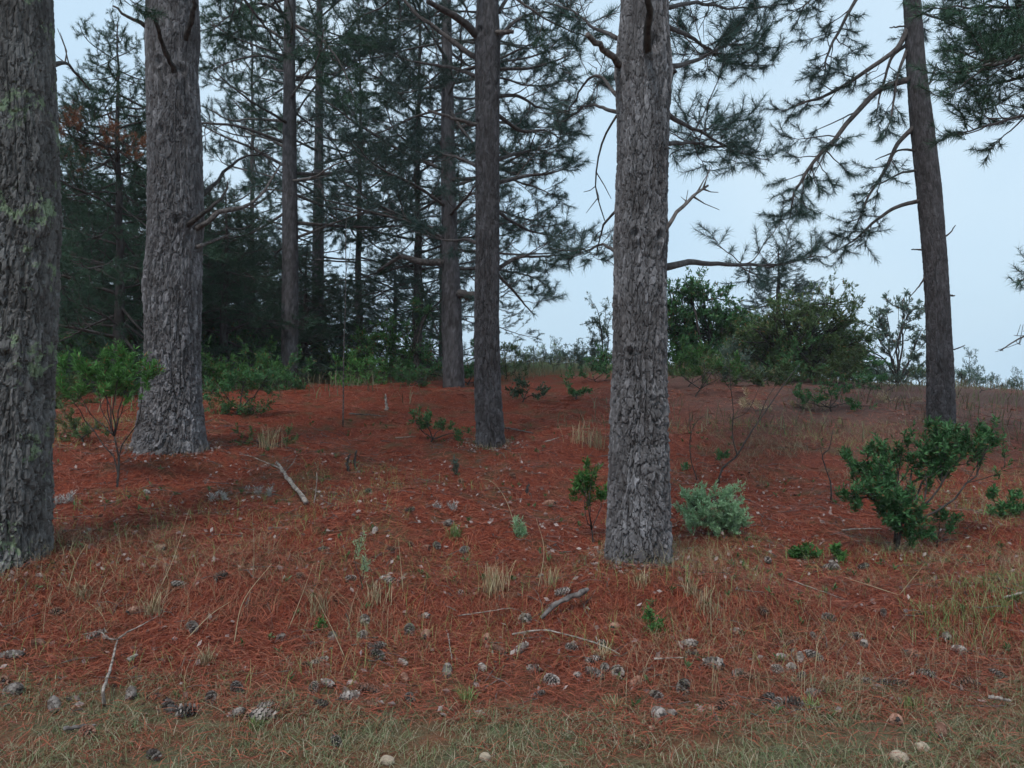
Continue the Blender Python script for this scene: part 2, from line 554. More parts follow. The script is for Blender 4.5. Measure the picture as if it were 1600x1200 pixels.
def trunk_mesh(name, zs, cx, cyy, rr, nu, mat, amp, cw, ch, seed, knots=(), flare=True):
    """zs rows with centre and radius; bark plates stand proud of furrows. knots: (z, azimuth, size, height)."""
    zs, cx, cyy, rr = map(np.asarray, (zs, cx, cyy, rr))
    if nu >= 100:   # four fifths of the columns on the side that is seen
        nf = int(nu * 0.8); w_ = math.radians(104)
        th = np.concatenate([-np.pi / 2 + np.linspace(-w_, w_, nf), -np.pi / 2 + np.linspace(w_, 2 * np.pi - w_, nu - nf + 2)[1:-1]])
    else:
        th = np.arange(nu) / nu * 2 * np.pi
    T, Z = np.meshgrid(th, zs)
    R = np.broadcast_to(rr[:, None], T.shape).copy()
    rm = float(np.median(rr))
    circ = 2 * np.pi * rm
    ncol = max(6, int(round(circ / cw)))
    ct, st = np.cos(T), np.sin(T)
    warp = (fbm(ct * 2.2 + Z * 1.3 + 31, st * 2.2 + Z * 0.7, seed, 3) - 0.5) * 1.5
    s = (T / (2 * np.pi) + 1) * ncol
    s = s + warp
    t = Z / ch + (fbm(ct * 5 + 7, st * 5 + Z * 3, seed + 3, 2) - 0.5) * 1.1
    sx = rm / cw
    wz = Z / (cw * 5.0)
    rag = (vnoise3(ct * sx * 3.5, st * sx * 3.5, wz * 5, seed + 60) - 0.5) * 0.55 + (vnoise3(ct * sx * 1.3, st * sx * 1.3, wz * 2, seed + 61) - 0.5) * 0.9
    rag2 = (vnoise3(ct * sx * 3.5, st * sx * 3.5, wz * 5, seed + 63) - 0.5) * 0.5
    f1, f2, idv, tl = worley(s + rag, t + rag2, ncol, cw, ch, seed)
    crack = smooth(0.0, 0.20 * cw, f2 - f1)
    n2 = int(ncol * 2.1)
    g1, g2, idb, tl2 = worley((T / (2 * np.pi) + 1) * n2 + rag * 1.5 + warp * 2, Z / (ch * 0.42) + rag2, n2, cw / 2.1, ch * 0.42, seed + 50)
    crack2 = smooth(0.0, 0.13 * cw, g2 - g1)
    rough = vnoise3(ct * rm * 170, st * rm * 170, Z * 70, seed + 11) - 0.5
    nd = vnoise3(ct * sx * 0.62, st * sx * 0.62, wz * 0.42, seed + 71) * 0.7 + vnoise3(ct * sx * 1.5, st * sx * 1.5, wz * 1.1, seed + 72) * 0.3
    deep = smooth(0.0, 0.13, np.abs(2 * nd - 1))
    var = (0.65 + 0.7 * vnoise3(ct * 1.5, st * 1.5, Z * 1.6, seed + 80)) * np.clip(1.2 - 0.17 * (Z - zs[0]), 0.4, 1.15)
    disp = amp * var * (crack * (0.75 + 0.42 * (idv - 0.5) + 0.40 * tl) + 0.85 * deep + 0.36 * crack2 * crack * (0.5 + idb + 0.6 * tl2) + 0.22 * rough - 1.9)
    R = R * (1 + 0.035 * (fbm(ct * 1.3 + 5, st * 1.3 + Z * 0.8, seed + 21, 2) - 0.5) * 2)
    if flare:
        h = Z - zs[0]
        lobes = 0.5 + 0.5 * np.sin(T * 5 + seed) * np.cos(T * 3 + seed * 2)
        R = R + rm * 0.22 * np.exp(-h / (rm * 0.75)) * lobes
    for kz, ka, ks, kh in knots:
        da = np.angle(np.exp(1j * (T - ka))) * rm
        q = np.sqrt(da ** 2 + ((Z - kz) * 0.8) ** 2) / ks
        R = R + kh * np.exp(-(q - 0.75) ** 2 * 6) - kh * 1.5 * np.exp(-(q / 0.55) ** 2)
    fade = np.clip(R / (rm * 0.5), 0.1, 1.0)
    R = R + disp * fade
    P = np.stack([cx[:, None] + R * ct, cyy[:, None] + R * st, Z], -1)
    nv = len(zs)
    i = np.arange(nv - 1)[:, None] * nu
    j = np.arange(nu)[None, :]
    k = (j + 1) % nu
    mb = MB()
    attr = np.clip(idv * 0.5 + 0.5 * idb, 0, 1)
    mb.add(P, np.stack([i + j, i + k, i + nu + k, i + nu + j], -1).reshape(-1, 4), attr.ravel())
    mb.f.append(((nv - 1) * nu + np.arange(nu))[None, :])
    return mb.mesh(name, mat, nu < 100, "plate")


def profile(D, prof, top, dz, dz_far=0.25, base_extra=0.12):
    """prof: (py, left px, right px) up the trunk -> rows of z, centre and radius, carried on with a taper to the height top."""
    p = np.array(sorted(prof, key=lambda q: -q[0]), float)
    z = EYE - (p[:, 0] - 600) / F_PX * D
    cx = ((p[:, 1] + p[:, 2]) / 2 - 800) / F_PX * D
    r = (p[:, 2] - p[:, 1]) / 2 / F_PX * D
    zt = z[-1]
    sl = (cx[-1] - cx[-3]) / max(0.2, z[-1] - z[-3])
    za = np.concatenate([np.arange(z[0] - base_extra, zt + 0.35, dz), np.arange(zt + 0.4, top, dz_far)])
    X = np.interp(za, z, cx) + np.where(za > zt, (za - zt) * sl * 0.5, 0)
    Rr = np.interp(za, z, r)
    up = np.clip((za - zt) / max(0.1, top - zt), 0, 1)
    Rr = np.where(za > zt, r[-1] * (1 - 0.93 * up), Rr)
    k = max(3, int(0.25 / dz)) | 1
    ker = np.ones(k) / k
    lo = za <= zt + 0.2
    Xs = np.convolve(np.pad(X, k // 2, mode='edge'), ker, 'valid')
    Rs = np.convolve(np.pad(Rr, k // 2, mode='edge'), ker, 'valid')
    X = np.where(lo, Xs, X); Rr = np.where(lo, Rs, Rr)
    return za, X, np.full(len(za), float(D)), Rr


# ------------------------------------------------------------------ branches with tufts of needles
def crom(pts, n):
    p = np.asarray(pts, float)
    if len(p) == 2:
        return p[0] + (p[1] - p[0]) * np.linspace(0, 1, n)[:, None]
    p = np.vstack([2 * p[0] - p[1], p, 2 * p[-1] - p[-2]])
    seg = len(p) - 3
    t = np.linspace(0, seg - 1e-6, n)
    i = t.astype(int)
    u = (t - i)[:, None]
    a, b_, c_, d_ = p[i], p[i + 1], p[i + 2], p[i + 3]
    return 0.5 * (2 * b_ + (c_ - a) * u + (2 * a - 5 * b_ + 4 * c_ - d_) * u ** 2 + (3 * b_ - a - 3 * c_ + d_) * u ** 3)


def needles(mb, P, A, rng, n, ln, wd, back=0.13, droop=0.0):
    """n needles round each tuft: P tuft ends, A twig directions."""
    P = np.repeat(P, n, 0); A = norm(np.repeat(A, n, 0))
    k = len(P)
    rv = norm(rng.normal(size=(k, 3)))
    rad = norm(rv - (rv * A).sum(1, keepdims=True) * A)
    an = np.radians(rng.uniform(14, 78, k))[:, None]
    d = A * np.cos(an) + rad * np.sin(an)
    base = P - A * (rng.uniform(0, 1, k)[:, None] * back)
    L = (ln * rng.uniform(0.7, 1.15, k))[:, None]
    tip = base + d * L
    tip[:, 2] -= droop * L[:, 0]
    sd = norm(np.cross(d, norm(rng.normal(size=(k, 3))))) * wd * 0.5
    v = np.stack([base - sd, base + sd, tip], 1).reshape(-1, 3)
    mb.add(v, np.arange(3 * k).reshape(-1, 3))


def bough(path, rng, r0, start=0.25, step=0.2, sec=0.9, ter_step=0.16, ter=0.26, tuft=34, ln=0.15, wd=0.0042, sag=0.0, upturn=0.25,
          bare=0.0, hang=0.0, sides=7, roll=0.8, ter_from=0.42):
    """Wood and needles of one branch that follows path (world or local points)."""
    wood, green = MB(), MB()
    p = crom(path, 18)
    L = np.linalg.norm(np.diff(p, axis=0), axis=1).sum()
    amp = 0.018 * L
    wob = np.stack([np.convolve(rng.normal(size=22), np.ones(5) / 5, 'valid') for _ in range(3)], 1) * amp
    wob[0] = 0
    p = p + wob * np.linspace(0, 1, 18)[:, None]
    tt = np.linspace(0, 1, 18)
    rad = r0 * (1 - tt) ** 0.8 + 0.006
    wood.tube(p, rad, sides)
    T = norm(np.gradient(p, axis=0))
    TP, TA = [], []
    s = start * L + rng.uniform(0, step)
    flip = 1
    while s < L * 1.0:
        t = s / L
        k = min(16, int(t * 17)); u = t * 17 - k
        o = p[k] * (1 - u) + p[k + 1] * u
        tg = T[k]
        lat = norm(np.cross(tg, [0, 0, 1.0]) + 1e-6) * flip
        upv = np.cross(lat, tg) * flip
        ro = rng.normal(0, roll)
        lat = lat * math.cos(ro) + upv * math.sin(ro)
        flip = -flip
        a = math.radians(rng.uniform(35, 72))
        d = tg * math.cos(a) + lat * math.sin(a)
        l2 = sec * rng.uniform(0.45, 1.1) * min(1.0, (1 - t) * 1.5 + 0.3)
        q = np.linspace(0, 1, 7)[:, None]
        sp = o + d * l2 * q + np.array([0, 0, 1.0]) * (upturn - hang) * l2 * q ** 2 + np.cumsum(rng.normal(0, 0.02 * l2, (7, 3)), 0) * (q > 0)
        r2 = min(r0 * 0.45, 0.016) * (1 - t * 0.5)
        wood.tube(sp, np.linspace(r2, 0.0035, 7), 4, False)
        nude = rng.uniform() < bare
        sT = norm(np.gradient(sp, axis=0))
        if not nude:
            TP.append(sp[-1]); TA.append(sT[-1])
            for uu in (5,):
                TP.append(sp[uu]); TA.append(norm(sT[uu] + rng.normal(0, 0.35, 3)))
        w = ter_from * l2 + rng.uniform(0, ter_step)
        f2 = 1
        while w < l2:
            k2 = min(5, int(w / l2 * 6)); u2 = w / l2 * 6 - k2
            o2 = sp[k2] * (1 - u2) + sp[k2 + 1] * u2
            l3 = ter * rng.uniform(0.5, 1.35)
            rv = norm(np.cross(sT[k2], [0, 0, 1.0]) + 1e-6) * f2 + rng.normal(0, 0.8, 3)
            f2 = -f2
            d3 = norm(sT[k2] * 0.8 + norm(rv) * 0.9 + np.array([0, 0, 0.35 - hang]))
            e = np.stack([o2, o2 + d3 * l3 * 0.55, o2 + d3 * l3 + np.array([0, 0, (upturn - hang) * 0.3 * l3])])
            if sides == 4:
                wood.tube(e[[0, 2]], [0.005, 0.003], 3, False)
            else:
                wood.tube(e, [0.005, 0.004, 0.003], 3, False)
            if not nude:
                TP.append(e[2]); TA.append(norm(e[2] - e[1]))
                if l3 > ter * 0.9:
                    TP.append(e[1]); TA.append(d3)
            w += ter_step * rng.uniform(0.7, 1.4)
            if nude:
                w += ter_step * 1.5
        s += step * rng.uniform(0.6, 1.4)
    if bare < 1:
        TP.append(p[-1]); TA.append(T[-1])
        needles(green, np.array(TP), np.array(TA), rng, tuft, ln, wd, droop=0.12 + hang * 0.3)
    return wood, green


BOUGHS = {}


def bough_kit():
    """Shared branch meshes: (length, kind) -> list of (wood mesh, needle mesh)."""
    specs = {"full": (dict(step=0.17, sec=0.95, tuft=42, start=0.15, ln=0.125, wd=0.006, ter_step=0.08), 4, 2.6, 0.032),
             "sparse": (dict(step=0.22, sec=0.8, tuft=30, start=0.3, bare=0.2, ln=0.125, wd=0.0055, ter_step=0.085), 3, 2.4, 0.028),
             "short": (dict(step=0.14, sec=0.55, tuft=38, start=0.12), 3, 1.4, 0.020),
             "bare": (dict(step=0.30, sec=0.65, bare=1.0, start=0.2, ter_step=0.22), 4, 1.9, 0.022)}
    for kind, (kw, n, L, r0) in specs.items():
        BOUGHS[kind] = []
        for k in range(n):
            rng = np.random.default_rng(1000 + 37 * k + len(kind))
            sg = rng.uniform(-0.18, 0.16)
            path = [(0, 0, 0), (0.35 * L, rng.normal(0, .06), sg * 0.7), (0.7 * L, rng.normal(0, .10), sg), (L, 0, sg + 0.12)]
            wd, gn = bough(path, rng, r0, **kw)
            wm = wd.mesh("branch_" + kind, M["dead"] if kind == "bare" else M["twig"])
            gm = gn.mesh("needles_" + kind, M["needle"], False) if gn.f else None
            BOUGHS[kind].append((wm, gm, L))


bough_kit()


CROWNS = {}


def recolour(o, mat):
    o.material_slots[0].link = 'OBJECT'
    o.material_slots[0].material = M[mat]


def crown_kit():
    """Whole crowns of the farther pines, shared between trees: kind -> (needle mesh, limb mesh, crown height, reach)."""
    kit = {}
    for kind, kw, n, L, r0 in (("full", dict(step=0.17, sec=0.95, tuft=40, start=0.12, wd=0.0068, ln=0.125, ter_step=0.075, ter=0.24), 5, 2.6, 0.030),
                               ("sparse", dict(step=0.22, sec=0.8, tuft=36, start=0.25, bare=0.12, wd=0.006, ln=0.125, ter_step=0.085), 4, 2.4, 0.028),
                               ("short", dict(step=0.15, sec=0.55, tuft=36, start=0.1, wd=0.007, ln=0.125, ter_step=0.075), 3, 1.3, 0.018)):
        kit[kind] = []
        for k in range(n):
            rng = np.random.default_rng(3000 + 31 * k + len(kind))
            sg = rng.uniform(-0.45, 0.25)
            wd, gn = bough([(0, 0, 0), (0.35 * L, rng.normal(0, .06), sg * 0.7), (0.7 * L, rng.normal(0, .1), sg), (L, 0, sg + 0.12)], rng, r0, sides=4, roll=1.1, **kw)
            kit[kind].append((wd, gn, L))
    spec = {"dense": (7.0, 2.8, 70, ("full",), (-0.75, 0.5), 0.5),
            "tall": (11.0, 3.2, 62, ("full", "full", "sparse"), (-0.7, 0.6), 0.45),
            "loose": (8.5, 2.6, 38, ("sparse", "full"), (-0.6, 0.6), 0.5),
            "young": (3.0, 1.5, 22, ("short",), (0.2, 0.7), 0.8),
            "high": (9.0, 3.0, 22, ("full", "sparse"), (-0.6, 0.5), 0.6)}
    for cname, (H, reach, n, kinds, el, pw) in spec.items():
        rng = np.random.default_rng(len(cname) * 77 + n)
        wood, green = MB(), MB()
        for k in range(n):
            tt = ((k + rng.uniform(0, 1)) / n) ** 0.9
            az = k * 2.39996 + rng.uniform(-0.5, 0.5)
            l = max(0.45, reach * (1 - tt) ** pw * rng.uniform(0.65, 1.12))
            kind = "short" if l < 1.5 else kinds[rng.integers(len(kinds))]
            wd, gn, L = kit[kind][rng.integers(len(kit[kind]))]
            s = l / L
            mt = (Matrix.Translation((0, 0, tt * H)) @ Matrix.Rotation(az, 4, 'Z') @ Matrix.Rotation(-(rng.uniform(*el) + 0.5 * tt ** 2), 4, 'Y')
                  @ Matrix.Rotation(rng.uniform(-0.5, 0.5), 4, 'X') @ Matrix.Diagonal((s, s, s, 1)))
            A = np.array(mt)
            for src, dst in ((wd, wood), (gn, green)):
                v = np.concatenate(src.v) @ A[:3, :3].T + A[:3, 3]
                off = dst.n
                dst.v.append(v.astype(np.float32)); dst.a.append(np.zeros(len(v), np.float32))
                dst.f += [f + off for f in src.f]
                dst.n += len(v)
        gm = green.mesh("crown_" + cname, M["needle"], False)
        CROWNS[cname] = (gm, wood.mesh("limbs_" + cname, M["twig"]), H, reach)


crown_kit()


def put_crown(root, cname, x, y, z0, top, reach, az, dark):
    gm, lm, H, R = CROWNS[cname]
    o = link("crown", gm, root)
    if dark:
        recolour(o, "needle_dark")
    loc = Vector((x, y, z0)) - root.location
    s = reach / R
    o.matrix_local = Matrix.Translation(loc) @ Matrix.Rotation(az, 4, 'Z') @ Matrix.Diagonal((s, s, (top - z0) / H, 1))
    link("limbs", lm, o)
    return o


def put_branch(parent, base, az, el, length, kind, rng, dark=False, dead=False, roll=None):
    wm, gm, L = BOUGHS[kind][rng.integers(len(BOUGHS[kind]))]
    s = length / L
    o = link("branch" if kind != "bare" else "dead_branch", wm, parent)
    loc = np.asarray(base, float) - np.array(parent.location)
    mt = Matrix.Translation(Vector(loc)) @ Matrix.Rotation(az, 4, 'Z') @ Matrix.Rotation(-el, 4, 'Y')
    mt = mt @ Matrix.Rotation(rng.uniform(-0.5, 0.5) if roll is None else roll, 4, 'X')
    mt = mt @ Matrix.Diagonal((s, s * (1 if rng.uniform() < .5 else -1), s, 1))
    o.matrix_local = mt
    if gm is not None:
        g = link("needles", gm, o)
        if dark:
            recolour(g, "needle_dark")
        if dead:
            recolour(g, "needle_dead")
            g["label"] = "brown dead needles on a dying branch"
    return o


def hero_branch(parent, path, seed, r0, name="branch", mat="twig", nmat="needle", **kw):
    """A branch of its own shape along world points."""
    rng = np.random.default_rng(seed)
    base = np.array(parent.location)
    wd, gn = bough([np.asarray(q) - base for q in path], rng, r0, **kw)
    o = link(name, wd.mesh(name, M[mat]), parent)
    if gn.f:
        link("needles", gn.mesh("needles", M[nmat], False), o)
    return o


def stub(parent, path, r0, r1, mat="dead", name="broken_branch", seed=0, twigs=0):
    """A dead snag: bare tapering limb, perhaps with side twigs."""
    rng = np.random.default_rng(seed + 5)
    base = np.array(parent.location)
    p = crom([np.asarray(q) - base for q in path], 10)
    p[1:-1] += rng.normal(0, r0 * 0.25, (8, 3))
    mb = MB()
    mb.tube(p, np.linspace(r0, r1, 10) * rng.uniform(0.88, 1.12, 10), 8)
    L = np.linalg.norm(p[-1] - p[0])
    for k in range(twigs):
        i = rng.integers(4, 9)
        d = norm(norm(p[i] - p[i - 1]) + rng.normal(0, 0.6, 3))
        l = L * rng.uniform(0.15, 0.4)
        q = np.stack([p[i], p[i] + d * l * 0.5 + rng.normal(0, 0.03 * l, 3), p[i] + d * l + rng.normal(0, 0.08 * l, 3)])
        mb.tube(q, [r1 * 0.8 + 0.002, 0.004, 0.0025], 4, False)
    return link(name, mb.mesh(name, M[mat]), parent)

# ------------------------------------------------------------------ the pines in front
def make_pine(label, D, prof, top, nu, dz, mat, amp, cw, ch, seed, knots=(), group="large pines in front"):
    za, X, Y, R = profile(D, prof, top, dz)
    root = thing("pine_tree", label, "pine tree", (X[3], D, za[0] + 0.12), group)
    loc = np.array(root.location)
    me = trunk_mesh("trunk", za - loc[2], X - loc[0], Y - loc[1], R, nu, M[mat], amp, cw, ch, seed,
                    [(k[0] - loc[2],) + tuple(k[1:]) for k in knots])
    link("trunk", me, root)
    root_info = dict(z=za, x=X, r=R, D=D)
    return root, root_info


def on_trunk(info, z, az):
    """A point just inside the bark at height z, facing azimuth az (0 = +X, -pi/2 = to the camera)."""
    x = np.interp(z, info["z"], info["x"]); r = np.interp(z, info["z"], info["r"]) * 0.8
    return np.array([x + r * math.cos(az), info["D"] + r * math.sin(az), z])


def crown(root, info, z0, z1, n, lmin, lmax, seed, kinds=("full", "sparse"), dark=False, azr=None, el=(-0.25, 0.35), bare=0):
    rng = np.random.default_rng(seed)
    for k in range(n):
        z = z0 + (z1 - z0) * (k + rng.uniform(0, 1)) / n
        az = rng.uniform(0, 2 * math.pi) if azr is None else rng.uniform(*azr)
        t = (z - z0) / max(0.1, z1 - z0)
        l = (lmax * (1 - t) + lmin * t) * rng.uniform(0.75, 1.15)
        kind = "bare" if k < bare else kinds[rng.integers(len(kinds))]
        put_branch(root, on_trunk(info, z, az), az, rng.uniform(*el) + 0.35 * t, l, kind, rng, dark)


def top_crown(root, info, z0, z1, kind="high", reach=3.0, dark=True):
    x = float(np.interp((z0 + z1) / 2, info["z"], info["x"]))
    put_crown(root, kind, x, info["D"], z0, z1, reach, z0 * 7.3 + x, dark)


def zpx(py, D):
    return EYE - (py - 600) / F_PX * D


C_ = -math.pi / 2   # towards the camera

# centre pine, nearest
D3 = 6.0
tree3, i3 = make_pine("thick furrowed grey pine trunk standing nearest the middle, beside the pale sage bush", D3,
    [(893, 943, 1052), (870, 946, 1048), (800, 949, 1046), (700, 953, 1044), (600, 956, 1042), (500, 958, 1041), (400, 960, 1041), (372, 957, 1045),
     (345, 961, 1042), (200, 965, 1045), (112, 961, 1051), (85, 962, 1049), (55, 967, 1045), (0, 970, 1044)],
    15, 235, 0.0088, "bark_near", 0.021, 0.037, 0.17, 3,
    [(zpx(372, D3), C_ - 0.35, 0.055, 0.02), (zpx(375, D3), C_ + 0.55, 0.055, 0.02), (zpx(85, D3), C_ + 0.12, 0.09, 0.025),
     (zpx(552, D3), C_ - 0.5, 0.05, 0.02), (zpx(622, D3), C_ + 0.3, 0.035, 0.012)])
stub(tree3, [W(970, 100, D3 - .05), W(945, 78, D3 - .3), W(918, 54, D3 - .55)], 0.030, 0.018, seed=1)
stub(tree3, [W(1012, 86, D3 - .18), W(1013, 40, D3 - .45), W(1017, -40, D3 - .8)], 0.032, 0.022, "darkwood", seed=2)
stub(tree3, [W(1036, 368, D3 - .1), W(1058, 332, D3 - .1), W(1082, 308, D3), W(1106, 290, D3 + .1)], 0.018, 0.010, seed=3, twigs=7)
stub(tree3, [W(1040, 112, D3), W(1056, 113, D3)], 0.022, 0.014, "darkwood", seed=4)
stub(tree3, [W(964, 180, D3 + .1), W(940, 225, D3 + .2), W(931, 290, D3 + .3), W(945, 345, D3 + .4)], 0.010, 0.004, "darkwood", "drooping_twig", 5, 4)
stub(tree3, [W(962, 330, D3 + .1), W(942, 355, D3 + .2), W(932, 400, D3 + .4)], 0.012, 0.004, "darkwood", "drooping_twig", 6, 3)
K = dict(start=0.35, step=0.18, sec=0.62, ter=0.24, ter_step=0.085, tuft=44, ln=0.125, wd=0.0048)
hero_branch(tree3, [W(1040, 12, D3 + .1), W(1085, 8, 7.2), W(1140, 10, 8.6), W(1215, 12, 10)], 11, 0.015, **{**K, "bare": .3})
hero_branch(tree3, [W(1042, 105, D3 + .1), W(1090, 96, 7.4), W(1140, 82, 8.8), W(1200, 65, 10.2)], 12, 0.018, **{**K, "step": .13})
hero_branch(tree3, [W(1040, 40, D3 + .1), W(1080, 62, 7.6), W(1130, 95, 9.2), W(1205, 105, 10.8)], 13, 0.017, **{**K, "step": .13})
hero_branch(tree3, [W(1042, 178, D3 + .1), W(1075, 200, 7.4), W(1120, 220, 9.0), W(1205, 248, 10.6)], 14, 0.018, **{**K, "step": .14})
hero_branch(tree3, [W(1042, 225, D3 + .15), W(1070, 225, 7.6), W(1110, 228, 9.4), W(1170, 215, 11)], 15, 0.015, **{**K, "step": .14})
hero_branch(tree3, [W(1040, 418, D3 + .1), W(1090, 410, 7.2), W(1150, 409, 8.6), W(1215, 416, 10), W(1300, 402, 11.2)], 16, 0.026, **{**K, "start": .5, "step": .13, "sec": .8})
hero_branch(tree3, [W(964, 150, D3 + .1), W(935, 118, 7.0), W(905, 140, 8.0), W(880, 180, 9)], 17, 0.010, **{**K, "bare": .45})
hero_branch(tree3, [W(964, 175, D3 + .1), W(930, 166, 7.2), W(900, 170, 8.4), W(872, 188, 9.4)], 18, 0.011, **{**K, "bare": .3})
hero_branch(tree3, [W(964, 60, D3 + .1), W(930, 45, 7.5), W(890, 20, 9.0), W(850, 5, 10)], 19, 0.013, **{**K, "bare": .4})
hero_branch(tree3, [W(964, 395, D3 + .2), W(945, 385, 8), W(920, 390, 10), W(895, 400, 11.5)], 20, 0.012, **{**K, "bare": .3})
top_crown(tree3, i3, 5.6, 14.5)

# big pine at left of centre
D2 = 8.7
tree2, i2 = make_pine("broad pale grey pine trunk with flared base behind the bright green leafy shrub", D2,
    [(709, 206, 324), (692, 213, 320), (660, 220, 316), (600, 226, 312), (550, 229, 311), (500, 229, 312), (440, 226, 313), (400, 231, 313),
     (350, 234, 316), (200, 233, 313), (100, 230, 307), (60, 229, 312), (0, 232, 308)],
    17, 190, 0.0125, "bark_near", 0.024, 0.043, 0.20, 8,
    [(zpx(218, D2), C_ - 0.05, 0.10, 0.02), (zpx(352, D2), C_ + 0.45, 0.08, 0.025), (zpx(112, D2), C_ - .05, 0.08, 0.02), (zpx(120, D2), C_ + .75, 0.08, 0.02)])
stub(tree2, [W(238, 48, D2), W(212, 32, D2 - .2), W(176, 9, D2 - .4)], 0.034, 0.010, seed=21)
stub(tree2, [W(272, 112, D2 - .3), W(258, 75, D2 - .55), W(240, 22, D2 - .9)], 0.03, 0.02, "darkwood", seed=22)
stub(tree2, [W(290, 62, D2 - .3), W(300, 30, D2 - .5), W(305, -10, D2 - .7)], 0.03, 0.02, "darkwood", seed=23)
stub(tree2, [W(294, 352, D2 - .28), W(318, 333, D2 - .4), W(345, 312, D2 - .3), W(356, 284, D2 - .2)], 0.028, 0.010, "darkwood", seed=24, twigs=2)
stub(tree2, [W(305, 358, D2 - .1), W(345, 332, D2), W(385, 322, D2 + .3), W(412, 300, D2 + .6), W(440, 255, D2 + .9)], 0.032, 0.010, seed=25, twigs=8)
stub(tree2, [W(308, 386, D2 - .1), W(335, 376, D2 + .2), W(362, 364, D2 + .6)], 0.024, 0.010, seed=26, twigs=2)
stub(tree2, [W(310, 310, D2 + .1), W(340, 280, D2 + .6), W(372, 250, D2 + 1.2), W(420, 238, D2 + 1.8)], 0.03, 0.01, "darkwood", seed=27, twigs=6)
top_crown(tree2, i2, 6.4, 16)

# pine cut by the left edge
D1 = 5.5
tree1, i1 = make_pine("lichen-patched pine trunk cut off by the left edge", D1,
    [(900, -80, 75), (882, -76, 71), (800, -72, 71), (700, -68, 74), (600, -62, 78), (500, -58, 82), (400, -55, 85), (350, -54, 88), (300, -54, 86),
     (200, -54, 84), (100, -56, 78), (0, -58, 74)],
    15, 195, 0.0125, "bark_lichen", 0.024, 0.043, 0.19, 15, [(zpx(560, D1), C_ + .6, 0.07, 0.02), (zpx(350, D1), C_ + 1.0, 0.09, 0.02)])
top_crown(tree1, i1, 5.6, 14.5)
stub(tree1, [on_trunk(i1, 3.9, 0.3), W(105, 100, D1 + .9), W(140, 140, D1 + 2.0)], 0.022, 0.006, "twig", "dead_branch", 31, 4)

# slim pine in the middle
D4 = 10.5
tree4, i4 = make_pine("slim straight brown pine trunk rising just left of the sky gap", D4,
    [(699, 742, 790), (680, 744, 788), (640, 742, 785), (600, 741, 783), (500, 741, 780), (400, 743, 780), (300, 743, 780), (200, 743, 780), (110, 742, 781),
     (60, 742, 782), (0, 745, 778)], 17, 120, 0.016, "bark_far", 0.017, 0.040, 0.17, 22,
    [(zpx(55, D4), C_ - .6, 0.08, 0.02), (zpx(195, D4), C_ - .9, 0.06, 0.015), (zpx(140, D4), C_ + .1, 0.06, 0.01)])
stub(tree4, [W(750, 58, D4 - .05), W(715, 28, D4 - .3), W(668, 2, D4 - .6)], 0.055, 0.035, "twig", "branch", 41, 3)
stub(tree4, [W(748, 92, D4), W(705, 62, D4 + .2), W(655, 25, D4 + .4), W(620, -10, D4 + .5)], 0.035, 0.02, "twig", "branch", 42, 5)
stub(tree4, [W(748, 196, D4 - .05), W(712, 186, D4 - .2), W(668, 172, D4 - .3)], 0.030, 0.018, "dead", seed=43)
stub(tree4, [W(772, 52, D4 - .1), W(802, 50, D4 - .2)], 0.04, 0.03, "dead", seed=44)
K4 = dict(start=0.18, step=0.16, sec=0.8, ter_step=0.08, tuft=46, ln=0.13, wd=0.006)
for k, (pp, r) in enumerate([
        ([(778, 108, 10.5), (830, 106, 10.8), (865, 96, 11), (892, 84, 11.2)], .018),
        ([(778, 180, 10.6), (815, 205, 11), (850, 205, 11.4), (885, 220, 11.8)], .026),
        ([(778, 150, 10.6), (810, 150, 11), (845, 170, 11.6), (875, 165, 12.2)], .024),
        ([(778, 285, 10.6), (820, 276, 11), (855, 272, 11.3), (892, 258, 11.6)], .026),
        ([(778, 250, 10.6), (810, 240, 11.4), (845, 235, 12.2), (870, 245, 13)], .024),
        ([(778, 330, 10.6), (805, 350, 11.2), (835, 365, 11.8), (880, 372, 12.4)], .022),
        ([(778, 420, 10.6), (810, 402, 11.0), (845, 402, 11.4), (880, 398, 11.8)], .026),
        ([(778, 430, 10.5), (800, 452, 10.9), (815, 470, 11.2), (835, 492, 11.6)], .020),
        ([(778, 60, 10.6), (810, 30, 11.0), (850, 20, 11.4), (890, 30, 11.8)], .024),
        ([(778, 20, 10.6), (800, -10, 11.0), (840, -20, 11.4), (880, 5, 11.8)], .024),
        ([(745, 120, 10.6), (705, 105, 11.0), (660, 100, 11.4), (610, 85, 11.8)], .024),
        ([(745, 260, 10.6), (725, 250, 11.4), (690, 240, 12.2), (640, 255, 13)], .022),
        ([(745, 380, 10.6), (725, 372, 11.4), (690, 375, 12.2), (640, 360, 13)], .022)]):
    hero_branch(tree4, [W(*q) for q in pp], 400 + k, r, **{**K4, "bare": 0.15 if k % 3 else 0.35, "start": .35 if k > 9 else .2})
top_crown(tree4, i4, 6.6, 16)

# right-hand leaning pine
D8 = 12.5
tree8, i8 = make_pine("slender grey pine leaning left on the right-hand slope, open sky behind", D8,
    [(672, 1450, 1491), (640, 1450, 1490), (600, 1450, 1489), (500, 1448, 1484), (400, 1443, 1478), (300, 1434, 1470), (200, 1424, 1458), (100, 1417, 1445), (0, 1412, 1437)],
    15, 110, 0.02, "bark_far", 0.013, 0.042, 0.16, 33)
stub(tree8, [W(1432, 236, D8), W(1410, 234, D8), W(1390, 240, D8), W(1368, 250, D8)], 0.022, 0.008, "twig", "dead_branch", 81, 1)
stub(tree8, [W(1436, 266, D8), W(1410, 270, D8), W(1385, 282, D8), W(1366, 290, D8)], 0.022, 0.008, "twig", "dead_branch", 82, 1)
stub(tree8, [W(1452, 132, D8), W(1458, 116, D8), W(1464, 98, D8)], 0.018, 0.010, "twig", "dead_branch", 83, 2)
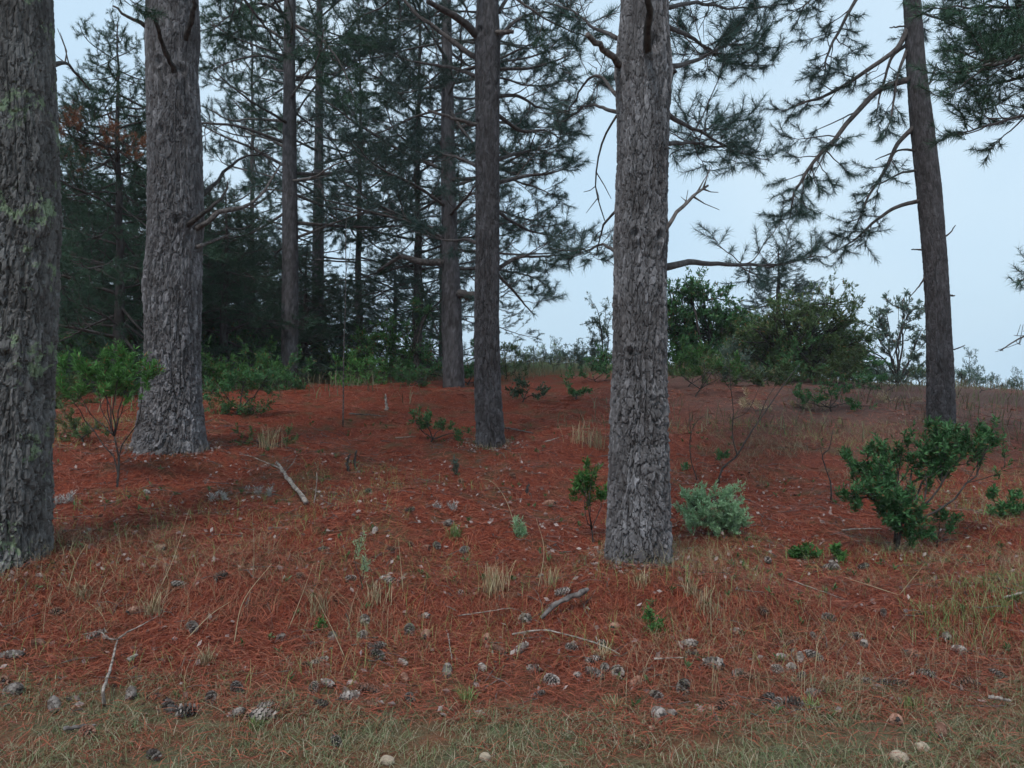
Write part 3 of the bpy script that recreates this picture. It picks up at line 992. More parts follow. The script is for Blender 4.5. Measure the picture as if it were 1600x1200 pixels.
stub(tree8, [W(1474, 372, D8), W(1484, 364, D8), W(1493, 352, D8)], 0.016, 0.008, "twig", "dead_branch", 84)
stub(tree8, [W(1418, 40, D8), W(1404, 42, D8), W(1390, 43, D8)], 0.018, 0.010, "twig", "dead_branch", 85)
stub(tree8, [W(1448, 428, D8), W(1438, 445, D8), W(1422, 464, D8)], 0.020, 0.006, "twig", "dead_branch", 86)
stub(tree8, [W(1484, 462, D8), W(1492, 462, D8)], 0.018, 0.008, "twig", "dead_branch", 87)
stub(tree8, [W(1486, 547, D8), W(1498, 544, D8), W(1508, 539, D8)], 0.014, 0.006, "twig", "dead_branch", 88)
stub(tree8, [W(1440, 390, D8), W(1424, 390, D8)], 0.016, 0.008, "twig", "dead_branch", 89)
K8 = dict(start=0.3, step=0.14, sec=0.72, ter=.25, ter_step=0.075, tuft=46, ln=0.13, wd=0.006, hang=0.15)
for k, (pp, r, kw) in enumerate([
        ([(1418, 45, 12.5), (1400, 78, 12.4), (1350, 112, 12.2), (1300, 140, 12), (1255, 160, 11.8), (1225, 178, 11.6)], .040, dict(start=.35, step=.17, sec=.55, bare=.3)),
        ([(1422, 124, 12.5), (1378, 138, 12.3), (1340, 172, 12.1), (1302, 218, 11.9), (1270, 256, 11.7), (1250, 300, 11.6), (1243, 338, 11.6)], .048, dict(start=.42, step=.105, sec=.95)),
        ([(1426, 200, 12.5), (1402, 226, 12.4), (1382, 268, 12.3), (1356, 312, 12.2), (1336, 362, 12.1)], .036, dict(start=.3, step=.12, sec=.55)),
        ([(1436, 314, 12.5), (1400, 324, 12.3), (1368, 346, 12.1), (1340, 372, 12), (1305, 396, 11.9)], .030, dict(start=.4, step=.10, sec=.62)),
        ([(1412, -70, 12.5), (1345, -10, 12.2), (1312, 48, 12), (1292, 92, 11.9), (1284, 132, 11.9)], .030, dict(start=.35, step=.13, sec=.62, bare=.2)),
        ([(1416, 70, 12.5), (1392, 92, 12.6), (1378, 140, 12.7), (1366, 185, 12.8)], .026, dict(start=.4, step=.12, sec=.5)),
        ([(1416, 80, 12.5), (1402, 120, 12.2), (1394, 170, 12.0), (1380, 215, 11.9)], .022, dict(start=.3, step=.17, sec=.5)),
        ([(1378, 138, 12.3), (1345, 170, 12.5), (1325, 180, 12.8), (1268, 208, 13)], .014, dict(start=.6, step=.25, sec=.5, bare=.4)),
        ([(1412, -90, 12.5), (1330, -60, 12.0), (1270, -10, 11.7), (1240, 40, 11.6)], .026, dict(start=.4, step=.15, sec=.55, bare=.2)),
        ([(1414, 10, 12.5), (1430, 20, 13.5), (1470, 30, 14.5), (1520, 60, 15.5)], .026, dict(start=.4, step=.2, sec=.7))]):
    hero_branch(tree8, [W(*q) for q in pp], 800 + k, r, **{**K8, **kw})
top_crown(tree8, i8, 8.2, 14.4)

# slimmer pines behind
D5 = 17.0
tree5, i5 = make_pine("dark two-stemmed looking pine trunk just behind the slim middle pine", D5,
    [(610, 692, 726), (560, 691, 724), (500, 690, 722), (440, 690, 719), (400, 690, 716), (300, 689, 713), (200, 689, 710), (100, 690, 707), (0, 690, 705)],
    18, 64, 0.05, "bark_far", 0.016, 0.06, 0.2, 44, group="slimmer pines behind")
stub(tree5, [W(716, 462, D5 - .1), W(735, 460, D5 - .2), W(760, 455, D5 - .3)], 0.10, 0.07, "twig", "branch", 51)
stub(tree5, [W(694, 412, D5 - .1), W(660, 410, D5), W(625, 400, D5 + .3), W(590, 425, D5 + .6)], 0.09, 0.03, "twig", "branch", 52, 6)
crown(tree5, i5, 4.4, 8.5, 16, 2.4, 3.2, 105, ("full", "sparse"))
for k, pp in enumerate([[(708, 70, 17), (760, 60, 17.4), (820, 75, 17.8), (885, 60, 18.2)], [(708, 200, 17), (770, 190, 17.6), (830, 200, 18.2), (880, 195, 18.8)],
                        [(708, 130, 17), (770, 120, 17.8), (830, 135, 18.6), (895, 125, 19.2)], [(710, 290, 17), (770, 275, 17.6), (830, 290, 18.2), (880, 310, 18.8)],
                        [(710, 350, 17), (765, 330, 17.6), (815, 340, 18.2), (860, 350, 18.8)], [(712, 420, 17), (770, 420, 17.4), (820, 430, 17.8), (860, 450, 18.2)]]):
    hero_branch(tree5, [W(*q) for q in pp], 560 + k, 0.032, start=.3, step=.14, sec=.9, ter_step=.08, tuft=40, ln=.13, wd=.0075, hang=.1, bare=.1)
top_crown(tree5, i5, 7.5, 17.5, "tall", 3.2, False)

D6 = 17.0
tree6, i6 = make_pine("straight slender dark pine trunk nearest right of the broad pale trunk", D6,
    [(610, 438, 466), (560, 440, 466), (500, 440, 466), (400, 441, 466), (300, 441, 464), (200, 442, 463), (100, 443, 461), (0, 444, 462)],
    18, 64, 0.05, "bark_far", 0.015, 0.06, 0.2, 55, group="slimmer pines behind")
crown(tree6, i6, 4.6, 9.6, 20, 1.8, 3.0, 106, ("bare", "sparse", "bare", "full"))
top_crown(tree6, i6, 9.0, 17.5)
for k, pp in enumerate([[(441, 95, 17), (410, 88, 16.6), (375, 90, 16.2), (330, 110, 15.8)], [(441, 20, 17), (410, 5, 16.6), (370, 15, 16.2), (325, 50, 15.8)],
                        [(441, 60, 17), (405, 40, 17.2), (370, 50, 17.4), (335, 75, 17.6)], [(463, 40, 17), (500, 60, 16.6), (530, 95, 16.2), (555, 160, 15.8)],
                        [(463, 120, 17), (500, 125, 17), (540, 160, 17), (580, 230, 17)]]):
    hero_branch(tree6, [W(*q) for q in pp], 660 + k, 0.03, start=.15, step=.13, sec=1.0, ter_step=.08, tuft=42, ln=.13, wd=.008, hang=.2, nmat="needle_dark")

D7 = 23.0
tree7, i7 = make_pine("hazy thin pine trunk standing farther back beside the thin bare pole", D7,
    [(590, 484, 508), (540, 486, 507), (500, 487, 506), (400, 488, 506), (300, 490, 506), (200, 492, 505), (100, 493, 505), (0, 495, 504)],
    18, 56, 0.06, "bark_far", 0.014, 0.07, 0.22, 66, group="slimmer pines behind")
crown(tree7, i7, 4.0, 8.0, 16, 2.0, 2.6, 107, ("bare", "bare", "sparse"))
top_crown(tree7, i7, 7.2, 17.5, "tall", 3.6)

# ------------------------------------------------------------------ background pines
def back_pine(label, px, D, z_low, top, reach, seed, kind="dense", r=0.12, dark=True, group="pines of the wood behind"):
    g = on_ground(px, D)
    rng = np.random.default_rng(seed)
    root = thing("pine_tree", label, "pine tree", g, group)
    za = np.linspace(g[2] - 0.15, top, 40)
    t = (za - za[0]) / (za[-1] - za[0])
    X = g[0] + np.cumsum(rng.normal(0, 0.010, 40))
    R = r * (1 - 0.92 * t)
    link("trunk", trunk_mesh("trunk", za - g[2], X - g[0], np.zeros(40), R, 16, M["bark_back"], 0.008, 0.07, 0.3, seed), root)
    put_crown(root, kind, g[0], g[1], z_low, top, reach, rng.uniform(0, 6.28), dark)
    return root, dict(z=za, x=X, r=R, D=g[1])


bp1, ib1 = back_pine("dense dark pine with a brown dying branch between the two left trunks", 185, 14.5, 2.0, 8.4, 2.6, 201)
rngd = np.random.default_rng(9)
for az, z, l in ((3.5, 6.4, 1.3), (-1.57, 6.0, 1.7), (3.0, 6.2, 1.1), (-2.1, 5.9, 1.6), (-1.1, 5.8, 1.5)):
    put_branch(bp1, on_trunk(ib1, z, az), az, -0.05, l, "full", rngd, dead=True)
BACK = [
    ("low dark pine behind the broad pale trunk's right shoulder", 325, 20, 1.6, 6.8, 3.0, "dense"),
    ("low dark pine between the straight slender and hazy thin trunks", 476, 20, 1.8, 5.2, 2.4, "dense"),
    ("drooping dark pine high between the hazy thin trunk and the two-stemmed looking one", 560, 22, 4.6, 12.5, 3.2, "loose"),
    ("deep shaded pine close behind the broad pale trunk's left side", 232, 16.5, 1.7, 6.2, 2.6, "dense"),
    ("dim wide pine low between the lichen-patched trunk and the bright shrub", 135, 21, 1.6, 6.4, 3.2, "dense"),
    ("far dark pine peeping right of the lichen-patched trunk", 75, 26, 2.0, 9.0, 3.2, "dense"),
    ("far shaded pine behind the fork of the broken pale limb", 335, 29, 2.0, 7.6, 3.4, "dense"),
    ("dark pine crowding in just right of the lichen-patched trunk", 95, 18, 1.8, 7.2, 2.8, "dense"),
    ("dark pine right behind the broad pale trunk, its stem showing at the trunk's left", 213, 19, 2.0, 8.4, 2.9, "dense"),
    ("dense dark pine filling the gap right of the broad pale trunk", 352, 17, 1.8, 5.9, 2.5, "dense"),
    ("tall thinner pine behind the gap right of the broad pale trunk", 392, 27, 3.0, 16, 3.4, "loose"),
    ("bushy dark pine spreading above and right of the thin bare pole", 655, 20.5, 4.2, 13.5, 3.9, "tall"),
    ("low dark pine between the thin bare pole and the dark trunks", 612, 23, 2.2, 5.6, 2.7, "dense"),
    ("far dark pine low behind the broad pale trunk's right side", 290, 24, 1.8, 7.2, 3.0, "dense"),
    ("far small pine low behind the thin bare pole", 530, 30, 2.2, 5.8, 2.6, "dense"),
    ("distant pine behind the dark two-stemmed looking trunk", 690, 30, 2.8, 9, 3.0, "loose"),
    ("shaded pine low between the broad pale trunk and the straight slender trunk", 400, 21, 1.9, 6.0, 3.0, "dense"),
    ("dim pine just left of the thin bare pole, behind the hazy trunk", 470, 27, 2.2, 6.0, 2.8, "dense"),
    ("shaded pine with low boughs left of the dark two-stemmed looking trunk", 648, 20, 2.2, 8.6, 2.6, "loose"),
    ("dark pine low behind the slim middle trunk", 752, 25, 2.4, 8.5, 2.4, "loose"),
]
for k, (lab, px, D, zl, top, rc, kind) in enumerate(BACK):
    back_pine(lab, px, D, zl, top, rc, 202 + k, kind, dark=(kind != "loose"))
back_pine("blue-grey pine dome rising highest above the right-hand thicket", 1215, 22, 1.9, 5.5, 2.3, 224, "dense", 0.15, False)
Y_ = "young pines over the crest"
back_pine("hazy young pine poking over the crest right of the leaning pine", 1516, 40, 0.4, 3.3, 1.5, 225, "young", 0.07, False, Y_)
back_pine("small hazy pine tip over the crest near the right edge", 1588, 44, 0.2, 2.4, 1.3, 226, "young", 0.06, False, Y_)
back_pine("small hazy pine tip between the two crest pines", 1556, 46, 0.2, 2.1, 1.2, 227, "young", 0.06, False, Y_)
for k, (px, D, top, lab) in enumerate([(868, 62, 5.2, "pale distant pine low in the sky gap, left one"), (905, 70, 5.0, "pale distant pine low in the sky gap, middle one"),
                                       (938, 58, 4.6, "pale distant pine in the sky gap beside the furrowed trunk"), (828, 66, 4.6, "pale distant pine in the sky gap beside the slim middle trunk")]):
    back_pine(lab, px, D, 1.8, top, 2.2, 230 + k, "young", 0.1, False, "distant pines in the gap")

# pine whose trunk stands outside the right edge, its branches reaching in
bpr, ibr = back_pine("pine beyond the right edge whose dense boughs hang into the top corner", 1790, 10.5, 7.0, 14, 3.0, 240, "high", 0.2, group="large pines in front")
KR = dict(start=0.3, step=0.11, sec=0.85, ter_step=0.08, tuft=44, ln=0.125, wd=0.0065, nmat="needle_dark")
for k, pp in enumerate([[(1780, 60, 10.4), (1680, 40, 10), (1580, 60, 9.6), (1490, 90, 9.2)], [(1780, 20, 10.4), (1680, -20, 10), (1580, 10, 9.4), (1470, 20, 9)],
                        [(1780, 110, 10.4), (1690, 100, 10.2), (1600, 120, 9.8), (1510, 150, 9.4)], [(1780, 170, 10.4), (1690, 165, 9.8), (1600, 180, 9.2), (1500, 205, 8.8)],
                        [(1780, -40, 10.4), (1680, -80, 10), (1590, -50, 9.6), (1500, -20, 9.2)], [(1780, 90, 10.4), (1660, 70, 9.6), (1560, 95, 8.8), (1500, 110, 8.4)]]):
    hero_branch(bpr, [W(*q) for q in pp], 900 + k, 0.035, **KR)
hero_branch(bpr, [W(1785, 380, 10.4), W(1700, 390, 10), W(1640, 415, 9.8), W(1592, 440, 9.6)], 950, 0.03, **{**KR, "start": .55, "sec": .42, "tuft": 24, "step": .14})
hero_branch(bpr, [W(1785, 430, 10.4), W(1700, 450, 10), W(1650, 500, 9.8), W(1560, 548, 9.6)], 951, 0.022, name="dead_branch", **{**KR, "bare": 1.0, "start": .6, "sec": .35})

# ------------------------------------------------------------------ shrubs and broad-leaved small trees
def leaves(mb, P, A, rng, n, ln, wd, spread=(25, 80), back=0.1, fold=0.25):
    """n kite-shaped, slightly folded leaves round each shoot end."""
    P = np.repeat(P, n, 0); A = norm(np.repeat(A, n, 0))
    k = len(P)
    rv = norm(rng.normal(size=(k, 3)))
    rad = norm(rv - (rv * A).sum(1, keepdims=True) * A)
    an = np.radians(rng.uniform(*spread, k))[:, None]
    d = A * np.cos(an) + rad * np.sin(an)
    base = P - A * (rng.uniform(0, 1, k)[:, None] * back)
    L = (ln * rng.uniform(0.6, 1.25, k))[:, None]
    sd = norm(np.cross(d, A + rng.normal(0, 0.3, (k, 3))))
    nr = np.cross(sd, d)
    w = wd * L / ln * 0.5
    mid = base + d * L * 0.5
    v = np.stack([base, mid + sd * w + nr * w * fold, base + d * L, mid - sd * w + nr * w * fold], 1).reshape(-1, 3)
    q = np.arange(4 * k).reshape(-1, 4)
    mb.add(v, np.concatenate([q[:, [0, 1, 2]], q[:, [0, 2, 3]]]))


def shrub(name, label, cat, base, clumps, lmat, D=None, seed=0, leaf=(0.05, 0.018), shoots=60, per=10, up=0.5, stem_r=0.012, wmat="darkwood",
          spread=(25, 80), back=0.10, group=None, bare=(), hub=0.22, depth=0.85, grow=1.0):
    """base: (px, py) on the ground; clumps: (px, py, rx, ry[, dD[, density]]) ellipses at the shrub's own distance -> parts stems, foliage."""
    rng = np.random.default_rng(seed)
    g = hit(*base) if D is None else on_ground(base[0], D)
    root = thing(name, label, cat, g, group)
    d0 = g[1]
    wood, fol = MB(), MB()
    hubp = np.array([0, 0, -0.03])
    cens = [W(c_[0], c_[1], d0 + (c_[4] if len(c_) > 4 else 0.0)) - g for c_ in clumps]
    if hub > 0:
        mean = np.mean(cens, 0)
        hubp = mean * np.array([0.35, 0.35, 0]) + np.array([0, 0, hub * mean[2]])
        wood.tube(crom([np.array([0, 0, -0.05]), hubp * 0.5 + rng.normal(0, 0.05, 3) * hub, hubp], 8), np.linspace(stem_r * 1.3, stem_r * 0.9, 8), 7)
    TP, TA = [], []
    for c_, cen in zip(clumps, cens):
        rx, ry = c_[2] * grow, c_[3] * grow
        k_ = c_[5] if len(c_) > 5 else 1.0
        rad = np.array([rx, max(rx, ry) * depth, ry]) / F_PX * d0
        size = float(rad.mean())
        midp = hubp * 0.45 + cen * 0.55 + rng.normal(0, 0.10, 3) * np.linalg.norm(cen - hubp)
        limb = crom([hubp, midp, cen], 9)
        limb[1:-1] += rng.normal(0, 0.012, (7, 3)) * np.linalg.norm(cen - hubp)
        wood.tube(limb, np.linspace(stem_r * 0.8, stem_r * 0.3, 9), 6)
        n = max(3, int(shoots * k_ * (rx * ry) / 1200.0 / 5.0))
        for q in range(n):
            u = norm(rng.normal(size=3))
            tgt = cen + u * rad * rng.uniform(0.25, 1.12) ** 0.6
            tgt[2] = max(tgt[2], 0.02)
            o = limb[rng.integers(4, 9)]
            lf = np.linalg.norm(tgt - o)
            sub = crom([o, (o + tgt) / 2 + rng.normal(0, 0.10, 3) * lf + np.array([0, 0, -0.08 * lf]), tgt], 6)
            wood.tube(sub, np.linspace(stem_r * 0.32, stem_r * 0.12 + 0.0008, 6), 4, False)
            sd = norm(sub[-1] - sub[-3])
            for w in range(6):
                k = rng.integers(2, 6)
                o2 = sub[k]
                d2 = norm(sd * 0.4 + norm(rng.normal(size=3)) * 0.75 + np.array([0, 0, up]))
                l2 = size * rng.uniform(0.18, 0.5)
                e = o2 + d2 * l2
                if e[2] < 0.01:
                    continue
                if w < 1:
                    wood.tube(np.stack([o2, e]), [stem_r * 0.12 + 0.0008, 0.0008], 3, False)
                for f in (0.55, 0.8, 1.0):
                    TP.append(o2 + d2 * l2 * f); TA.append(norm(d2 + np.array([0, 0, up * 0.6])))
    for pl in bare:
        q = crom([W(*p) - g for p in pl], 12)
        q[1:-1] += rng.normal(0, 0.006, (10, 3))
        wood.tube(q, np.linspace(stem_r, stem_r * 0.35, 12), 6)
    link("stems", wood.mesh("stems", M[wmat]), root)
    if TP:
        leaves(fol, np.array(TP), np.array(TA), rng, max(3, int(per * 0.55)), leaf[0] * 1.02, leaf[1] * 1.04, spread, back)
        link("foliage", fol.mesh("foliage", M[lmat], False), root)
    return root


SH = "green shrubs on the forest floor"
# pale sage bush
sg = shrub("sage_shrub", "round pale sage-green bush right of the nearest trunk", "shrub", (1118, 838),
      [(1085, 790, 34, 30), (1118, 775, 40, 30), (1150, 795, 30, 28), (1105, 815, 38, 22), (1140, 818, 34, 18), (1072, 810, 22, 20), (1165, 812, 16, 16)],
      "leaf_sage", seed=31, leaf=(0.032, 0.010), shoots=110, per=16, up=0.5, stem_r=0.008, spread=(15, 70), back=0.07, group=SH)
# dark leafy shrub at the right with a long low arm
shrub("leafy_shrub", "large dark green leafy shrub below the leaning pine, its long arm reaching right", "shrub", (1398, 862),
      [(1380, 760, 48, 40), (1400, 800, 40, 38), (1425, 822, 26, 24), (1350, 722, 44, 26, .3), (1395, 705, 40, 28, .3), (1330, 775, 22, 16), (1462, 700, 46, 36, .2),
       (1500, 690, 44, 26, .2), (1545, 678, 36, 20, .2), (1475, 670, 30, 20, .2), (1380, 735, 16, 30), (1445, 735, 22, 14, .1)],
      "leaf_dark", seed=32, leaf=(0.048, 0.014), shoots=90, per=14, up=0.55, stem_r=0.014, group=SH,
      bare=([(1400, 845, 6.9), (1412, 770, 6.95), (1440, 745, 7.0), (1490, 722, 7.1), (1530, 700, 7.1)],
            [(1398, 850, 6.9), (1410, 800, 6.8), (1425, 780, 6.75), (1432, 772, 6.7)]))
shrub("leafy_shrub", "small upright green shrub touching the nearest trunk's left side", "shrub", (926, 850),
      [(905, 745, 22, 16), (925, 735, 16, 22), (915, 765, 30, 14), (940, 760, 12, 14)], "leaf_green", seed=33, leaf=(0.045, 0.012), shoots=70, per=14, up=0.65, stem_r=0.006, group=SH)
shrub("leafy_shrub", "small bright green sprout cluster, left one of two below the dark shrub", "shrub", (1252, 874),
      [(1240, 858, 16, 10), (1265, 862, 14, 10)], "leaf_green", seed=34, leaf=(0.05, 0.018), shoots=80, per=10, up=0.5, stem_r=0.004, group=SH)
shrub("leafy_shrub", "small bright green sprout cluster, right one of two below the dark shrub", "shrub", (1310, 876),
      [(1308, 860, 15, 14)], "leaf_green", seed=35, leaf=(0.05, 0.018), shoots=110, per=10, up=0.5, stem_r=0.004, group=SH)
shrub("leafy_shrub", "low sprawling green plant at the right edge", "shrub", (1560, 808),
      [(1556, 795, 22, 8), (1575, 785, 20, 10), (1590, 790, 16, 12), (1552, 765, 10, 12), (1592, 768, 14, 8)], "leaf_dark", seed=36, leaf=(0.05, 0.017), shoots=70, per=10, up=0.5, stem_r=0.006, group=SH)
shrub("leafy_shrub", "small dark green sprig just right of the large leafy shrub", "shrub", (1460, 858),
      [(1470, 802, 18, 10), (1490, 810, 14, 8), (1455, 832, 18, 8)], "leaf_dark", seed=37, leaf=(0.05, 0.016), shoots=60, per=9, up=0.4, stem_r=0.005, group=SH)
# left shrub whose bright leaves overlap the broad trunk
shrub("leafy_shrub", "bright green leafy shrub in front of the broad pale trunk", "shrub", (182, 765),
      [(118, 572, 36, 20), (165, 568, 44, 22), (207, 562, 38, 24), (244, 574, 28, 14), (150, 598, 60, 14), (212, 594, 34, 12), (112, 600, 30, 12)],
      "leaf_green", seed=38, leaf=(0.06, 0.013), shoots=62, per=11, up=0.6, stem_r=0.008, hub=.45, group=SH,
      bare=([(182, 762, 7.6), (178, 720, 7.6), (130, 650, 7.6), (105, 610, 7.6)], [(182, 762, 7.6), (190, 700, 7.6), (215, 660, 7.6), (222, 600, 7.5)]))
shrub("leafy_shrub", "low olive shrub between the two left trunks", "shrub", (130, 692),
      [(120, 670, 40, 22), (150, 665, 26, 18), (100, 650, 24, 24)], "leaf_olive", seed=39, leaf=(0.05, 0.014), shoots=50, per=10, group=SH)
shrub("leafy_shrub", "dark green thicket shrub right beside the broad pale trunk", "shrub", (370, 690),
      [(340, 600, 32, 40), (385, 590, 40, 36), (420, 585, 28, 36), (360, 640, 34, 26), (400, 635, 40, 20)], "leaf_dark", seed=40, D=11.5, leaf=(0.055, 0.016), shoots=42, per=11, stem_r=0.014, group=SH)
shrub("leafy_shrub", "dim low shrub at the base of the straight slender pine", "shrub", (445, 640),
      [(430, 600, 34, 30), (470, 590, 30, 34), (460, 570, 26, 30)], "leaf_dark", seed=41, D=15.0, leaf=(0.06, 0.02), shoots=50, per=11, stem_r=0.014, group=SH)
shrub("leafy_shrub", "low olive tangle with dry stems left of the fallen pale branch", "shrub", (440, 700),
      [(400, 690, 40, 14), (450, 685, 26, 16), (370, 680, 24, 20)], "leaf_olive", seed=42, leaf=(0.05, 0.012), shoots=36, per=9, group=SH)
shrub("leafy_shrub", "low dark green bush left of the slim middle pine's foot", "shrub", (672, 692),
      [(668, 650, 32, 20), (650, 662, 28, 14), (695, 668, 34, 14), (725, 678, 26, 14)], "leaf_dark", seed=43, leaf=(0.05, 0.014), shoots=60, per=12, group=SH)
shrub("leafy_shrub", "dark low bush right behind the slim middle pine", "shrub", (815, 628),
      [(800, 608, 26, 18), (828, 604, 30, 18), (848, 614, 20, 12)], "needle_dark", seed=44, leaf=(0.06, 0.018), shoots=60, per=12, group=SH)
shrub("leafy_shrub", "small green bush on the red slope left of the nearest trunk", "shrub", (900, 622),
      [(895, 606, 18, 14), (912, 612, 14, 10)], "leaf_dark", seed=45, leaf=(0.06, 0.02), shoots=80, per=11, group=SH)
shrub("leafy_shrub", "green bush on the brown slope left of the leaning pine", "shrub", (1300, 645),
      [(1260, 612, 26, 16), (1300, 620, 34, 20), (1340, 626, 24, 14), (1320, 600, 26, 18), (1235, 606, 18, 14)], "leaf_dark", seed=46, D=13.5, leaf=(0.06, 0.02), shoots=50, per=11, group=SH)
shrub("leafy_shrub", "dense green bush just right behind the nearest trunk", "shrub", (1085, 620),
      [(1060, 560, 34, 26), (1100, 562, 34, 24), (1135, 572, 24, 20), (1150, 580, 14, 30)], "leaf_green", seed=47, D=14.5, leaf=(0.06, 0.018), shoots=60, per=12, group=SH)
shrub("leafy_shrub", "tiny green seedling left of the nearest trunk's shrub", "seedling", (808, 838), [(808, 824, 12, 16), (818, 834, 10, 8)], "leaf_sage", seed=48,
      leaf=(0.05, 0.009), shoots=60, per=10, up=0.7, stem_r=0.003, group="small seedlings")
shrub("leafy_shrub", "small bright green weed below the nearest trunk", "seedling", (1022, 990), [(1015, 958, 16, 10), (1028, 972, 12, 8), (1020, 985, 10, 8)], "leaf_green", seed=49,
      leaf=(0.026, 0.010), shoots=90, per=9, up=0.4, stem_r=0.002, group="small seedlings")
shrub("leafy_shrub", "grey-green upright weed in dry grass at the lower middle", "seedling", (565, 925), [(560, 845, 12, 18), (568, 875, 12, 18)], "leaf_sage", seed=50,
      leaf=(0.03, 0.004), shoots=120, per=6, up=0.9, stem_r=0.004, group="small seedlings")
shrub("leafy_shrub", "little green weed among cones at lower middle", "seedling", (508, 985), [(508, 972, 14, 8)], "leaf_green", seed=51, leaf=(0.03, 0.008), shoots=80, per=9, stem_r=0.002, group="small seedlings")
shrub("leafy_shrub", "little grey-green seedling on the red needles below the slim middle pine", "seedling", (714, 742), [(712, 724, 8, 9)], "leaf_grey", seed=52, leaf=(0.05, 0.01), shoots=120, per=9, up=.7, stem_r=0.003, group="small seedlings")
shrub("leafy_shrub", "small leafy sprout on a thin stem behind the sage bush", "seedling", (1128, 730), [(1125, 705, 14, 9), (1062, 732, 16, 10)], "leaf_dark", seed=53, leaf=(0.05, 0.015), shoots=80, per=9, stem_r=0.003, group="small seedlings")
for k, (px, py, lab) in enumerate([(690, 792, "bleached silver plant on the bare red patch, centre"), (342, 776, "bleached silver plant left of the fallen pale branch"),
                                   (405, 768, "bleached silver plant nearest the fallen pale branch"), (98, 782, "dry silver sprig beside the lichen-patched trunk")]):
    shrub("silver_plant", lab, "dry plant", (px, py + 6), [(px - 8, py - 2, 14, 6), (px + 12, py - 4, 12, 8)], "leaf_silver", seed=60 + k, leaf=(0.04, 0.006), shoots=60, per=6, up=0.9,
          stem_r=0.003, wmat="pale", group="bleached silver plants")

TR = "small broad-leaved trees behind"
shrub("broadleaf_tree", "dark green rounded tree at the thicket's left, behind the nearest trunk", "tree", (1090, 590),
      [(1060, 480, 44, 38), (1100, 470, 48, 36), (1140, 492, 40, 34), (1075, 455, 28, 22), (1160, 510, 30, 28), (1110, 515, 50, 24), (1060, 520, 30, 22), (1080, 545, 40, 24), (1140, 540, 36, 24)], "leaf_dark", D=18.5, seed=71, leaf=(0.10, 0.034), shoots=68, per=13, up=0.5, stem_r=0.05, hub=.3, grow=1.12, group=TR)
shrub("broadleaf_tree", "bright olive-green tree with a flat crown in the middle of the thicket", "tree", (1270, 600),
      [(1240, 485, 50, 32), (1290, 475, 50, 30), (1210, 505, 44, 28), (1180, 515, 38, 22), (1320, 495, 40, 30), (1262, 520, 50, 26), (1335, 530, 30, 32), (1300, 530, 40, 28), (1240, 550, 44, 26), (1320, 560, 36, 26), (1280, 575, 44, 18)], "leaf_olive", D=17.5, seed=72, leaf=(0.09, 0.022), shoots=68, per=13, up=0.6, stem_r=0.045, hub=.3, grow=1.12, group=TR)
shrub("broadleaf_tree", "grey-green airy tree with dark forked stems beside the leaning pine", "tree", (1404, 600),
      [(1385, 490, 36, 22), (1425, 485, 34, 24), (1360, 510, 30, 22), (1440, 515, 26, 22), (1410, 470, 30, 14), (1405, 520, 40, 16, 0, .6), (1380, 545, 36, 18, 0, .4), (1440, 550, 26, 18, 0, .8), (1350, 540, 26, 24), (1365, 575, 34, 18), (1420, 580, 40, 14)],
      "leaf_grey", D=19.5, seed=73, leaf=(0.09, 0.026), shoots=70, per=12, up=0.5, stem_r=0.034, hub=.05, group=TR)
shrub("broadleaf_tree", "dull green bush mass at the foot of the thicket", "bush", (1200, 600),
      [(1170, 545, 44, 32), (1210, 550, 50, 30), (1250, 560, 50, 26), (1290, 565, 44, 26), (1150, 560, 34, 24), (1110, 560, 40, 24), (1320, 572, 34, 20), (1200, 525, 50, 26), (1270, 540, 50, 26), (1330, 548, 34, 26)], "leaf_olive", D=18.0, seed=74, leaf=(0.08, 0.018), shoots=70, per=12, up=0.6, stem_r=0.03, hub=.3, grow=1.12, group=TR)
shrub("broadleaf_tree", "pale green airy bush left of the nearest trunk in the sky gap", "bush", (945, 585),
      [(935, 490, 24, 22), (950, 520, 26, 24), (925, 545, 26, 24), (955, 560, 22, 22), (905, 560, 24, 16)], "leaf_grey", D=21, seed=75, leaf=(0.09, 0.02), shoots=70, per=11, up=0.5, stem_r=0.03, hub=.3, grow=1.12, group=TR)
shrub("broadleaf_tree", "bright green undergrowth bush between the thin pole and dark trunks", "bush", (600, 602),
      [(600, 520, 34, 30), (570, 550, 36, 28), (630, 555, 32, 26), (600, 575, 50, 18)], "leaf_green", D=18.5, seed=76, leaf=(0.09, 0.028), shoots=70, per=11, stem_r=0.04, hub=.3, grow=1.12, group=TR)
shrub("broadleaf_tree", "shadowy bush with a crooked dark stem left of the dark trunk", "bush", (655, 602),
      [(665, 490, 26, 26), (648, 540, 28, 30), (640, 580, 30, 18), (668, 575, 22, 20)], "leaf_dark", D=17.5, seed=77, leaf=(0.08, 0.024), shoots=70, per=11, stem_r=0.05, hub=.3, grow=1.12, group=TR,
      bare=([(655, 598, 17.5), (652, 545, 17.5), (662, 500, 17.5), (690, 468, 17.4)],))
shrub("broadleaf_tree", "low green bushes glowing behind the thin bare pole", "bush", (525, 600),
      [(520, 565, 40, 24), (555, 572, 30, 20), (488, 575, 26, 20)], "leaf_olive", D=20, seed=78, leaf=(0.09, 0.02), shoots=70, per=11, stem_r=0.03, hub=.3, grow=1.12, group=TR)
shrub("broadleaf_tree", "dark undergrowth bush behind the broad trunk's right side", "bush", (345, 600),
      [(330, 545, 40, 30), (380, 540, 44, 30), (420, 550, 34, 26), (350, 580, 60, 18)], "leaf_dark", D=17.8, seed=79, leaf=(0.09, 0.026), shoots=70, per=11, stem_r=0.04, hub=.3, grow=1.12, group=TR)
